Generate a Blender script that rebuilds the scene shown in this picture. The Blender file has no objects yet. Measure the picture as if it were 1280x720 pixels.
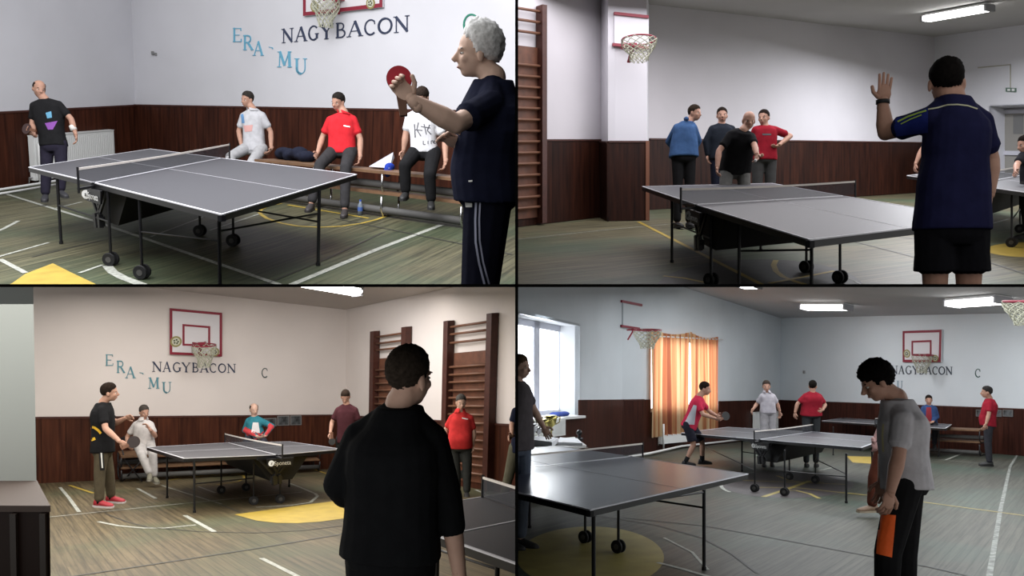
import bpy, bmesh, math, random
from mathutils import Vector, Matrix, noise
from mathutils.bvhtree import BVHTree
random.seed(7)
C = bpy.context.scene.collection
FP = 1000.0                                    # focal length in pixels of the 1280 px wide frame
# ---------------------------------------------------------------- camera, world, lights, exposure
cam = bpy.data.objects.new('camera', bpy.data.cameras.new('camera'))
C.objects.link(cam); cam.rotation_euler = (math.pi/2, 0, 0)
cam.data.sensor_width = 36; cam.data.lens = 36*FP/1280; cam.data.clip_start = .1; cam.data.clip_end = 200
bpy.context.scene.camera = cam
vs = bpy.context.scene.view_settings
vs.view_transform = 'Standard'; vs.look = 'None'; vs.gamma = 1; vs.use_curve_mapping = False; vs.exposure = 0.0
LAMP_W = 300
world = bpy.data.worlds.new('world'); bpy.context.scene.world = world; world.use_nodes = True
world.node_tree.nodes['Background'].inputs[0].default_value = (1, .985, .96, 1)
world.node_tree.nodes['Background'].inputs[1].default_value = WORLD_STRENGTH = .72
def area(name, loc, size, energy, col=(1,1,1), target=None):
    l = bpy.data.lights.new(name, 'AREA'); l.shape = 'RECTANGLE'; l.size, l.size_y = size; l.energy = energy; l.color = col
    o = bpy.data.objects.new(name, l); C.objects.link(o); o.location = loc
    t = Vector(target) if target else Vector(loc) - Vector((0, 0, 1))
    o.rotation_euler = (t - Vector(loc)).to_track_quat('-Z', 'Y').to_euler()
    return o
# broad unseen fill lights added over the four rooms (the upper two hang above the frame)
area('overhead_fill_light', (-3.2, 6.2, 4.5), (6, 6), 900, (.97, .97, 1), (-3.4, 9.2, 0))
area('overhead_fill_light', (4.4, 9.6, 4.3), (8, 8), 780, (.99, .96, 1), (4.3, 10.0, 0))
area('overhead_fill_light', (-4.5, 9.0, -.10), (6, 11), 900, (1, .95, .88))
area('overhead_fill_light', (6.9, 12, -.10), (6.5, 15), 860, (.94, .97, 1))
# ---------------------------------------------------------------- materials
MATS = {}
def mat(name, col, rough=.6, metal=0, spec=.4, noise_amt=0, noise_scale=8, bump=0, emit=None, alpha=None, trans=None):
    if name in MATS: return MATS[name]
    m = bpy.data.materials.new(name); m.use_nodes = True; nt = m.node_tree; b = nt.nodes['Principled BSDF']
    b.inputs['Base Color'].default_value = (*col, 1); b.inputs['Roughness'].default_value = rough
    b.inputs['Metallic'].default_value = metal; b.inputs['Specular IOR Level'].default_value = spec
    if noise_amt or bump:
        tc = nt.nodes.new('ShaderNodeTexCoord'); n = nt.nodes.new('ShaderNodeTexNoise')
        n.inputs['Scale'].default_value = noise_scale; n.inputs['Detail'].default_value = 4
        nt.links.new(tc.outputs['Object'], n.inputs['Vector'])
        if noise_amt:
            r = nt.nodes.new('ShaderNodeValToRGB')
            r.color_ramp.elements[0].position = .3; r.color_ramp.elements[1].position = .7
            r.color_ramp.elements[0].color = (*[c*(1-noise_amt) for c in col], 1); r.color_ramp.elements[1].color = (*[min(1, c*(1+noise_amt)) for c in col], 1)
            nt.links.new(n.outputs['Fac'], r.inputs['Fac']); nt.links.new(r.outputs['Color'], b.inputs['Base Color'])
        if bump:
            bp = nt.nodes.new('ShaderNodeBump'); bp.inputs['Strength'].default_value = bump; bp.inputs['Distance'].default_value = .02
            nt.links.new(n.outputs['Fac'], bp.inputs['Height']); nt.links.new(bp.outputs['Normal'], b.inputs['Normal'])
    if emit:
        b.inputs['Emission Color'].default_value = (*emit[:3], 1); b.inputs['Emission Strength'].default_value = emit[3]
    if alpha is not None: b.inputs['Alpha'].default_value = alpha
    if trans: b.inputs['Transmission Weight'].default_value = trans
    MATS[name] = m; return m
def ramp(nt, fac, stops):
    r = nt.nodes.new('ShaderNodeValToRGB'); e = r.color_ramp.elements
    while len(e) < len(stops): e.new(.5)
    for q, (p, c) in zip(e, stops): q.position = p; q.color = (*c, 1)
    nt.links.new(fac, r.inputs['Fac']); return r.outputs['Color']
def wood_panel(name, dark, light, plank=.35, rough=.45):
    m = bpy.data.materials.new(name); m.use_nodes = True; nt = m.node_tree; b = nt.nodes['Principled BSDF']; L = nt.links.new
    uv = nt.nodes.new('ShaderNodeUVMap'); mp = nt.nodes.new('ShaderNodeMapping'); mp.inputs['Scale'].default_value = (9, .7, 1)
    L(uv.outputs[0], mp.inputs[0]); n = nt.nodes.new('ShaderNodeTexNoise'); n.inputs['Scale'].default_value = 1.6; n.inputs['Detail'].default_value = 6
    L(mp.outputs[0], n.inputs['Vector']); c1 = ramp(nt, n.outputs['Fac'], [(.32, dark), (.68, light)])
    br = nt.nodes.new('ShaderNodeTexBrick'); br.inputs['Scale'].default_value = 1; br.offset = 0
    br.inputs['Brick Width'].default_value = plank; br.inputs['Row Height'].default_value = 50; br.inputs['Mortar Size'].default_value = .006; br.inputs['Bias'].default_value = 0
    br.inputs['Color1'].default_value = (.78, .78, .78, 1); br.inputs['Color2'].default_value = (1.15, 1.1, 1.05, 1); br.inputs['Mortar'].default_value = (.3, .3, .3, 1)
    L(uv.outputs[0], br.inputs['Vector']); mx = nt.nodes.new('ShaderNodeMix'); mx.data_type = 'RGBA'; mx.blend_type = 'MULTIPLY'; mx.inputs[0].default_value = 1
    L(c1, mx.inputs[6]); L(br.outputs['Color'], mx.inputs[7]); L(mx.outputs[2], b.inputs['Base Color'])
    b.inputs['Roughness'].default_value = rough+.05; b.inputs['Specular IOR Level'].default_value = .15; return m
def floor_mat(name, c_dark, c_light, green, gfac=.5, rough=.42):
    m = bpy.data.materials.new(name); m.use_nodes = True; nt = m.node_tree; b = nt.nodes['Principled BSDF']; L = nt.links.new
    uv = nt.nodes.new('ShaderNodeUVMap'); mp = nt.nodes.new('ShaderNodeMapping'); mp.inputs['Scale'].default_value = (.5, 14, 1)
    L(uv.outputs[0], mp.inputs[0]); n = nt.nodes.new('ShaderNodeTexNoise'); n.inputs['Scale'].default_value = 1.5; n.inputs['Detail'].default_value = 7; n.inputs['Roughness'].default_value = .7
    L(mp.outputs[0], n.inputs['Vector']); c1 = ramp(nt, n.outputs['Fac'], [(.38, c_dark), (.57, c_light)])
    br = nt.nodes.new('ShaderNodeTexBrick'); br.inputs['Scale'].default_value = 1; br.inputs['Brick Width'].default_value = 1.9; br.inputs['Row Height'].default_value = .085
    br.inputs['Mortar Size'].default_value = .006; br.inputs['Color1'].default_value = (.85, .85, .85, 1); br.inputs['Color2'].default_value = (1.12, 1.12, 1.1, 1); br.inputs['Mortar'].default_value = (.66, .66, .66, 1)
    L(uv.outputs[0], br.inputs['Vector'])
    n2 = nt.nodes.new('ShaderNodeTexNoise'); n2.inputs['Scale'].default_value = .45; n2.inputs['Detail'].default_value = 5; L(uv.outputs[0], n2.inputs['Vector'])
    g = ramp(nt, n2.outputs['Fac'], [(.62-gfac*.4, (0, 0, 0)), (.72-gfac*.3, (1, 1, 1))])
    mg = nt.nodes.new('ShaderNodeMix'); mg.data_type = 'RGBA'; ml = nt.nodes.new('ShaderNodeMath'); ml.operation = 'MULTIPLY'; ml.inputs[1].default_value = .6
    L(g, ml.inputs[0]); L(ml.outputs[0], mg.inputs[0]); L(c1, mg.inputs[6]); mg.inputs[7].default_value = (*green, 1)
    mx = nt.nodes.new('ShaderNodeMix'); mx.data_type = 'RGBA'; mx.blend_type = 'MULTIPLY'; mx.inputs[0].default_value = 1
    L(mg.outputs[2], mx.inputs[6]); L(br.outputs['Color'], mx.inputs[7]); L(mx.outputs[2], b.inputs['Base Color'])
    b.inputs['Roughness'].default_value = rough+.08; b.inputs['Specular IOR Level'].default_value = .22; return m
def net_mat(name, col, fac):
    m = bpy.data.materials.new(name); m.use_nodes = True; nt = m.node_tree; b = nt.nodes['Principled BSDF']
    b.inputs['Base Color'].default_value = (*col, 1); b.inputs['Roughness'].default_value = .9; b.inputs['Alpha'].default_value = fac
    return m
def cloth(col, name=None, rough=.95):
    return mat('fabric_%02x%02x%02x' % tuple(int(255*c) for c in col) if not name else name, col, rough, spec=.08, noise_amt=.12, noise_scale=14, bump=.25)
def srgb(r, g, b):
    return tuple((c/255/12.92 if c/255 < .04045 else ((c/255+.055)/1.055)**2.4) for c in (r, g, b))
SKIN = mat('skin', (.38, .215, .155), .55, spec=.25, noise_amt=.06, noise_scale=20)
SKIN_PALE = mat('skin_pale', (.50, .32, .245), .55, spec=.25, noise_amt=.06, noise_scale=20)
SKIN_DARK = mat('skin_tan', (.30, .165, .115), .55, spec=.25, noise_amt=.06, noise_scale=20)
SKIN_LIGHT = mat('skin_light', (.68, .47, .37), .55, spec=.25, noise_amt=.06, noise_scale=20)
EYE = mat('eye_white', (.6, .58, .55), .3); IRIS = mat('iris', (.02, .015, .01), .3)
LIP = mat('lips', (.32, .12, .10), .5); 
BLACK = mat('black_metal', (.012, .012, .014), .4); RUBBER = mat('black_rubber', (.01, .01, .011), .7)
CHROME = mat('chrome', (.6, .6, .62), .25, metal=1); WHITE_PAINT = mat('white_enamel', (.72, .73, .72), .35)
TABLE_TOP = mat('table_blue_grey', (.055, .055, .062), .48, spec=.3); TABLE_LINE = mat('table_white_line', (.62, .62, .66), .5)
NET = net_mat('net_mesh', (.035, .037, .045), .55); TAPE = mat('net_tape', (.6, .56, .52), .7)
RED = mat('red_enamel', (.22, .018, .035), .4); LINE_W = mat('worn_white_paint', (.34, .35, .31), .6, noise_amt=.35, noise_scale=25)
LINE_Y = mat('yellow_paint', (.38, .27, .045), .5, noise_amt=.12, noise_scale=6); LINE_F = mat('faint_white_paint', (.20, .21, .19), .6, noise_amt=.6, noise_scale=14)
LINE_D = mat('dark_paint', (.035, .035, .03), .5, noise_amt=.3, noise_scale=20)
BARWOOD = mat('wall_bar_wood', (.055, .016, .010), .55, noise_amt=.2, noise_scale=12); RUNG = mat('rung_wood', (.14, .06, .032), .5); 
BENCHWOOD = mat('bench_board', (.16, .09, .05), .5, noise_amt=.2); GREYPAD = mat('grey_pad', (.07, .068, .065), .7)
BLUE_L = mat('pale_blue_letter', (.13, .36, .50), .6); DARK_L = mat('dark_letter', (.03, .04, .08), .6); GREEN_L = mat('green_letter', (.02, .20, .13), .6)
ROPE = mat('cord_net', (.42, .42, .33), .9); GLOW = mat('fluorescent_tube', (1, 1, 1), .5, emit=(1, .99, .97, 9))
# ---------------------------------------------------------------- mesh builder
class MB:
    def __init__(s): s.v = []; s.f = []; s.uv = None
    def face(s, pts, uvs=None):
        i = len(s.v); s.v += [Vector(p) for p in pts]; s.f.append(tuple(range(i, i+len(pts))))
        if uvs is not None:
            if s.uv is None: s.uv = {}
            s.uv[len(s.f)-1] = uvs
        return s
    def hexa(s, a, b):                         # a: 4 points of one face, b: the 4 points opposite
        i = len(s.v); s.v += [Vector(p) for p in a] + [Vector(p) for p in b]
        s.f += [(i, i+1, i+2, i+3), (i+7, i+6, i+5, i+4)] + [(i+k, i+4+k, i+4+(k+1) % 4, i+(k+1) % 4) for k in range(4)]
        return s
    def prism(s, poly, d):
        n = len(poly); i = len(s.v); s.v += [Vector(p) for p in poly] + [Vector(p)+d for p in poly]
        s.f += [tuple(range(i, i+n)), tuple(range(i+2*n-1, i+n-1, -1))] + [(i+k, i+n+k, i+n+(k+1) % n, i+(k+1) % n) for k in range(n)]
        return s
    def bar(s, a, b, w, h, up=Vector((0, 0, 1))):
        a = Vector(a); b = Vector(b); t = (b-a).normalized(); x = t.cross(up)
        if x.length < 1e-4: x = t.cross(Vector((1, 0, 0)))
        x.normalize(); y = x.cross(t).normalized(); x *= w/2; y *= h/2
        return s.hexa([a-x-y, a+x-y, a+x+y, a-x+y], [b-x-y, b+x-y, b+x+y, b-x+y])
    def tube(s, pts, r, n=10, cap=True):
        pts = [Vector(p) for p in pts]; rs = r if isinstance(r, (list, tuple)) else [r]*len(pts); rings = []
        ref = None
        for k, p in enumerate(pts):
            t = (pts[min(k+1, len(pts)-1)] - pts[max(k-1, 0)])
            if t.length < 1e-9: t = Vector((0, 0, 1))
            t.normalize()
            if ref is None: ref = t.orthogonal().normalized()
            x = (ref - t*ref.dot(t)); x = x.normalized() if x.length > 1e-5 else t.orthogonal().normalized(); ref = x; y = t.cross(x)
            i = len(s.v); s.v += [p + (x*math.cos(2*math.pi*j/n) + y*math.sin(2*math.pi*j/n))*rs[k] for j in range(n)]; rings.append(i)
        for a, b in zip(rings, rings[1:]):
            s.f += [(a+j, a+(j+1) % n, b+(j+1) % n, b+j) for j in range(n)]
        if cap: s.f += [tuple(rings[0]+j for j in reversed(range(n))), tuple(rings[-1]+j for j in range(n))]
        return s
    def ell(s, c, X, Y, Z, n=14, m=9):         # ellipsoid with three semi-axis vectors
        i = len(s.v); c = Vector(c); s.v.append(c+Z)
        for a in range(1, m):
            th = math.pi*a/m
            for j in range(n):
                ph = 2*math.pi*j/n; s.v.append(c + X*(math.sin(th)*math.cos(ph)) + Y*(math.sin(th)*math.sin(ph)) + Z*math.cos(th))
        s.v.append(c-Z); e = len(s.v)-1
        for j in range(n): s.f.append((i, i+1+j, i+1+(j+1) % n)); s.f.append((e, e-n+(j+1) % n, e-n+j))
        for a in range(m-2):
            for j in range(n): p = i+1+a*n; s.f.append((p+j, p+n+j, p+n+(j+1) % n, p+(j+1) % n))
        return s
    def ball(s, c, r, n=12, m=8): return s.ell(c, Vector((r, 0, 0)), Vector((0, r, 0)), Vector((0, 0, r)), n, m)
    def capsule(s, a, b, ra, rb, n=12): s.tube([a, b], [ra, rb], n); s.ball(a, ra, n, 8); s.ball(b, rb, n, 8); return s
    def loft(s, rings):
        n = len(rings[0]); idx = []
        for r in rings: idx.append(len(s.v)); s.v += [Vector(p) for p in r]
        for a, b in zip(idx, idx[1:]): s.f += [(a+j, a+(j+1) % n, b+(j+1) % n, b+j) for j in range(n)]
        s.f += [tuple(idx[0]+j for j in reversed(range(n))), tuple(idx[-1]+j for j in range(n))]
        return s
    def mesh(s, origin=Vector((0, 0, 0)), fixn=True):
        me = bpy.data.meshes.new('mesh'); me.from_pydata([v-origin for v in s.v], [], s.f)
        if s.uv is not None:
            l = me.uv_layers.new(name='UVMap')
            for p in me.polygons:
                u = s.uv.get(p.index)
                if u:
                    for li, q in zip(p.loop_indices, u): l.data[li].uv = q
        if fixn:
            bm = bmesh.new(); bm.from_mesh(me); bmesh.ops.recalc_face_normals(bm, faces=bm.faces); bm.to_mesh(me); bm.free()
        return me
ROOM_OBJS = {}
CUR = [None]
def wloc(o):
    v = Vector((0, 0, 0))
    while o: v += o.location; o = o.parent
    return v
def obj(name, mb, m, parent=None, smooth=False, kind=None, label=None, mesh=None):
    if parent is None:
        vv = mb.v if mesh is None else [x.co for x in mesh.vertices]
        lo = min(v.z for v in vv); org = sum(vv, Vector())/len(vv); org = Vector((org.x, org.y, lo))
    else: org = wloc(parent)
    if mesh is None: me = mb.mesh(org)
    else:
        me = mesh
        for v in me.vertices: v.co -= org
    me.materials.append(m); me.name = name
    if smooth:
        for p in me.polygons: p.use_smooth = True
    o = bpy.data.objects.new(name, me); C.objects.link(o)
    if parent is None: o.location = org
    else: o.parent = parent
    if kind: o['kind'] = kind
    if label: o['label'] = label
    ROOM_OBJS.setdefault(CUR[0], []).append(o)
    return o
def tag(o, label, cat, group=None, kind=None):
    o['label'] = label; o['category'] = cat
    if group: o['group'] = group
    if kind: o['kind'] = kind
    return o
def thing(name, loc, label, cat, group=None):
    o = bpy.data.objects.new(name, None); C.objects.link(o); o.location = loc; o.empty_display_size = .1
    ROOM_OBJS.setdefault(CUR[0], []).append(o)
    return tag(o, label, cat, group)
def remesh(mb, vox, smooth=3):
    me = mb.mesh(); o = bpy.data.objects.new('tmp', me); C.objects.link(o)
    r = o.modifiers.new('r', 'REMESH'); r.mode = 'VOXEL'; r.voxel_size = vox
    if smooth: q = o.modifiers.new('s', 'SMOOTH'); q.iterations = smooth; q.factor = .5
    dg = bpy.context.evaluated_depsgraph_get(); me2 = bpy.data.meshes.new_from_object(o.evaluated_get(dg))
    bpy.data.objects.remove(o); bpy.data.meshes.remove(me); return me2
# ---------------------------------------------------------------- rooms: each stands on its own floor plane
class Room:
    def __init__(s, key, hz, H, vp, where):
        s.key, s.H, s.where = key, H, where
        s.n = Vector((0, -(360-hz)/FP, 1)).normalized()
        s.V = (Vector((-(vp[0]-640)/FP, -1, (vp[1]-360)/FP)).normalized() if vp else Vector((0, 0, 1)))
    def ray(s, u, v): return Vector(((u-640)/FP, 1, (360-v)/FP))
    def fl(s, u, v, h=0):
        r = s.ray(u, v); return r * (-(s.H-h)*s.n.dot(s.V)/r.dot(s.n))
    def at(s, u, v, d): return s.ray(u, v)*d
    def drop(s, p, h=0):                       # point straight below/above p at height h over the floor
        return p + s.V*((-(s.H-h)*s.n.dot(s.V) - p.dot(s.n))/s.V.dot(s.n))
    def depth(s, u, v): return s.fl(u, v).y
class Wall:
    def __init__(s, R, a, b):
        s.R = R; s.A = R.fl(*a) if not isinstance(a, Vector) else a; s.B = R.fl(*b) if not isinstance(b, Vector) else b
        s.L = (s.B-s.A).length; s.e = (s.B-s.A)/s.L; s.N = s.e.cross(R.V).normalized()
        if s.N.dot(s.A) > 0: s.N = -s.N        # N faces the camera
    def pt(s, a, h, out=0): return s.A + s.e*a + s.R.V*h + s.N*out
    def hit(s, u, v, out=0):
        r = s.R.ray(u, v); p = r*((s.A+s.N*out).dot(s.N)/r.dot(s.N)); q = p - s.A - s.N*out
        # solve q = e*a + V*h
        e, V = s.e, s.R.V; ev = e.dot(V); a1, a2 = q.dot(e), q.dot(V); det = 1-ev*ev
        return ((a1-ev*a2)/det, (a2-ev*a1)/det)
    def rect(s, mb, a0, a1, h0, h1, o0=0, o1=0, uv=True):   # thin slab; h may be (left,right)
        h0 = h0 if isinstance(h0, tuple) else (h0, h0); h1 = h1 if isinstance(h1, tuple) else (h1, h1)
        P = [s.pt(a0, h0[0], o1), s.pt(a1, h0[1], o1), s.pt(a1, h1[1], o1), s.pt(a0, h1[0], o1)]
        mb.face(P, [(a0, h0[0]), (a1, h0[1]), (a1, h1[1]), (a0, h1[0])])
        if o0 != o1:
            Q = [s.pt(a0, h0[0], o0), s.pt(a1, h0[1], o0), s.pt(a1, h1[1], o0), s.pt(a0, h1[0], o0)]
            for k in range(4): mb.face([P[k], P[(k+1) % 4], Q[(k+1) % 4], Q[k]], [(a0, 0), (a0+.1, 0), (a0+.1, .1), (a0, .1)])
            mb.face(Q[::-1], [(0, 0), (1, 0), (1, 1), (0, 1)])
        return mb
    def quad(s, mb, px, o0, o1):               # slab under four picture points lying on the wall
        q = [s.hit(u, v, o1) for u, v in px]
        return mb.hexa([s.pt(a, h, o1) for a, h in q], [s.pt(a, h, o0) for a, h in q])
def floor_strip(R, mb, pts, w, h=.004):
    P = [R.fl(*p, h) for p in pts]
    L = []; Rr = []
    for k, p in enumerate(P):
        t = P[min(k+1, len(P)-1)] - P[max(k-1, 0)]; x = t.cross(R.n).normalized()*(w/2); L.append(p-x); Rr.append(p+x)
    for k in range(len(P)-1): mb.face([L[k], Rr[k], Rr[k+1], L[k+1]])
    return mb
def ellpts(cx, cy, rx, ry, a0=0, a1=360, n=40):
    return [(cx+rx*math.cos(math.radians(a0+(a1-a0)*k/n)), cy+ry*math.sin(math.radians(a0+(a1-a0)*k/n))) for k in range(n+1)]
def floor_poly(R, mb, pts, h=.003): mb.face([R.fl(*p, h) for p in pts]); return mb
def build_floor(R, pts, m, plank):
    P = [R.fl(*p) if not isinstance(p, Vector) else p for p in pts]
    a, b = R.fl(*plank[0]), R.fl(*plank[1]); t = (b-a).normalized(); x = t.cross(R.n)
    mb = MB(); mb.face(P, [(p.dot(t), p.dot(x)) for p in P])
    return obj('floor', mb, m, kind='structure')
# ---------------------------------------------------------------- serif letters: strokes in a unit box, (points, width)
def arc(cx, cy, rx, ry, a0, a1, n=12): return [(cx+rx*math.cos(math.radians(a0+(a1-a0)*k/n)), cy+ry*math.sin(math.radians(a0+(a1-a0)*k/n))) for k in range(n+1)]
TH, TN, SF = .15, .055, .05
def sf(x, y, w=.3): return ([(x-w/2, y), (x+w/2, y)], SF)
GL = {
 'E': [([(.22, 0), (.22, 1)], TH), ([(.1, .97), (.88, .97)], TN), ([(.22, .5), (.72, .5)], TN), ([(.1, .03), (.92, .03)], TN), ([(.88, .97), (.88, .8)], TN), ([(.92, .03), (.92, .22)], TN)],
 'R': [([(.22, 0), (.22, 1)], TH), sf(.22, .02), ([(.1, .97), (.5, .97)]+arc(.5, .74, .25, .23, 90, -90)+[(.22, .51)], .09), ([(.5, .5), (.9, .02)], TH), sf(.88, .02, .22)],
 'A': [([(.12, .02), (.5, 1)], TN), ([(.5, 1), (.85, .02)], TH), ([(.27, .36), (.7, .36)], TN), sf(.12, .02, .26), sf(.86, .02, .28)],
 'M': [([(.14, 0), (.18, 1)], TN), ([(.18, 1), (.5, .12)], TH), ([(.5, .12), (.82, 1)], TN), ([(.82, 1), (.86, 0)], TH), sf(.14, .02, .26), sf(.86, .02, .28), sf(.14, .98, .2), sf(.86, .98, .2)],
 'U': [([(.2, .98), (.2, .4)]+arc(.5, .36, .3, .34, 180, 270), TH), (arc(.5, .36, .3, .34, 270, 360)+[(.8, .98)], TN), sf(.2, .98, .34), sf(.8, .98, .26)],
 'N': [([(.16, 0), (.16, 1)], TN), ([(.14, .98), (.84, .04)], TH), ([(.84, 0), (.84, 1)], TN), sf(.16, .02, .26), sf(.84, .98, .26), sf(.1, .98, .2)],
 'G': [(arc(.52, .5, .38, .47, 45, 180), .1), (arc(.52, .5, .38, .47, 180, 300), .12), ([(.8, .44), (.8, .12)], TH), sf(.8, .44, .3)],
 'Y': [([(.1, .98), (.5, .48)], TH), ([(.5, .48), (.88, .98)], TN), ([(.5, .5), (.5, 0)], TH), sf(.5, .02), sf(.12, .98, .26), sf(.88, .98, .24)],
 'B': [([(.22, 0), (.22, 1)], TH), ([(.1, .97), (.45, .97)]+arc(.45, .75, .25, .22, 90, -90)+[(.22, .53)], .08), ([(.22, .53), (.5, .53)]+arc(.5, .28, .3, .25, 90, -90)+[(.1, .03)], .09)],
 'C': [(arc(.55, .5, .4, .47, 50, 180), .09), (arc(.55, .5, .4, .47, 180, 310), .11), ([(.82, .86), (.84, .68)], TN)],
 'O': [(arc(.5, .5, .39, .46, 90, 270, 16), .13), (arc(.5, .5, .39, .46, -90, 90, 16), .11)],
 '-': [([(.1, .8), (.8, .6), (.85, .2)], .2)],
}
def letter(W, ch, px, m, label, group, out=.012, name=None):
    # px: four picture corners, bottom-left, bottom-right, top-right, top-left
    q = [W.hit(u, v) for u, v in px]
    def bl(x, y): return tuple((q[0][i]*(1-x)+q[1][i]*x)*(1-y) + (q[3][i]*(1-x)+q[2][i]*x)*y for i in (0, 1))
    mb = MB()
    for k, (pts, w) in enumerate(GL[ch]):
        asp = 1.0
        for a, b in zip(pts, pts[1:]):
            dx, dy = b[0]-a[0], b[1]-a[1]; l = math.hypot(dx, dy) or 1; nx, ny = -dy/l*w/2, dx/l*w/2; ex, ey = dx/l*w*.12, dy/l*w*.12
            c = [(a[0]+nx-ex, a[1]+ny-ey), (a[0]-nx-ex, a[1]-ny-ey), (b[0]-nx+ex, b[1]-ny+ey), (b[0]+nx+ex, b[1]+ny+ey)]
            F = [bl(*p) for p in c]
            mb.hexa([W.pt(*p, out+k*.0008) for p in F], [W.pt(*p, 0) for p in F])
    return tag(obj(name or 'wall_letter', mb, m), label, 'letter', group)
ORD = ['first', 'second', 'third', 'fourth', 'fifth', 'sixth', 'seventh', 'eighth', 'ninth']
def nagybacon(W, spans, top, bot, m, R):
    for k, (ch, (x0, x1)) in enumerate(zip('NAGYBACON', spans)):
        f = lambda l, x: l[0][1] + (l[1][1]-l[0][1])*(x-l[0][0])/(l[1][0]-l[0][0])
        letter(W, ch, [(x0, f(bot, x0)), (x1, f(bot, x1)), (x1, f(top, x1)), (x0, f(top, x0))], m,
               'dark letter %s, %s letter of NAGYBACON on the %s white wall' % (ch, ORD[k], R.where), 'dark letters under the backboard of the %s' % R.where)
def era_mu(W, items, m, R):
    for ch, x0, x1, y0, y1 in items:
        if ch == '-': letter(W, ch, [(x0, y1), (x1, y1), (x1, y0), (x0, y0)], m, 'small leftover scrap of blue letter between A and M on the %s wall' % R.where, 'blue letters on the wall of the %s' % R.where, name='letter_scrap')
        else: letter(W, ch, [(x0, y1), (x1, y1), (x1, y0), (x0, y0)], m, 'pale blue letter %s of the sloping ERA MU lettering on the %s wall' % (ch, R.where), 'blue letters on the wall of the %s' % R.where)
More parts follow.
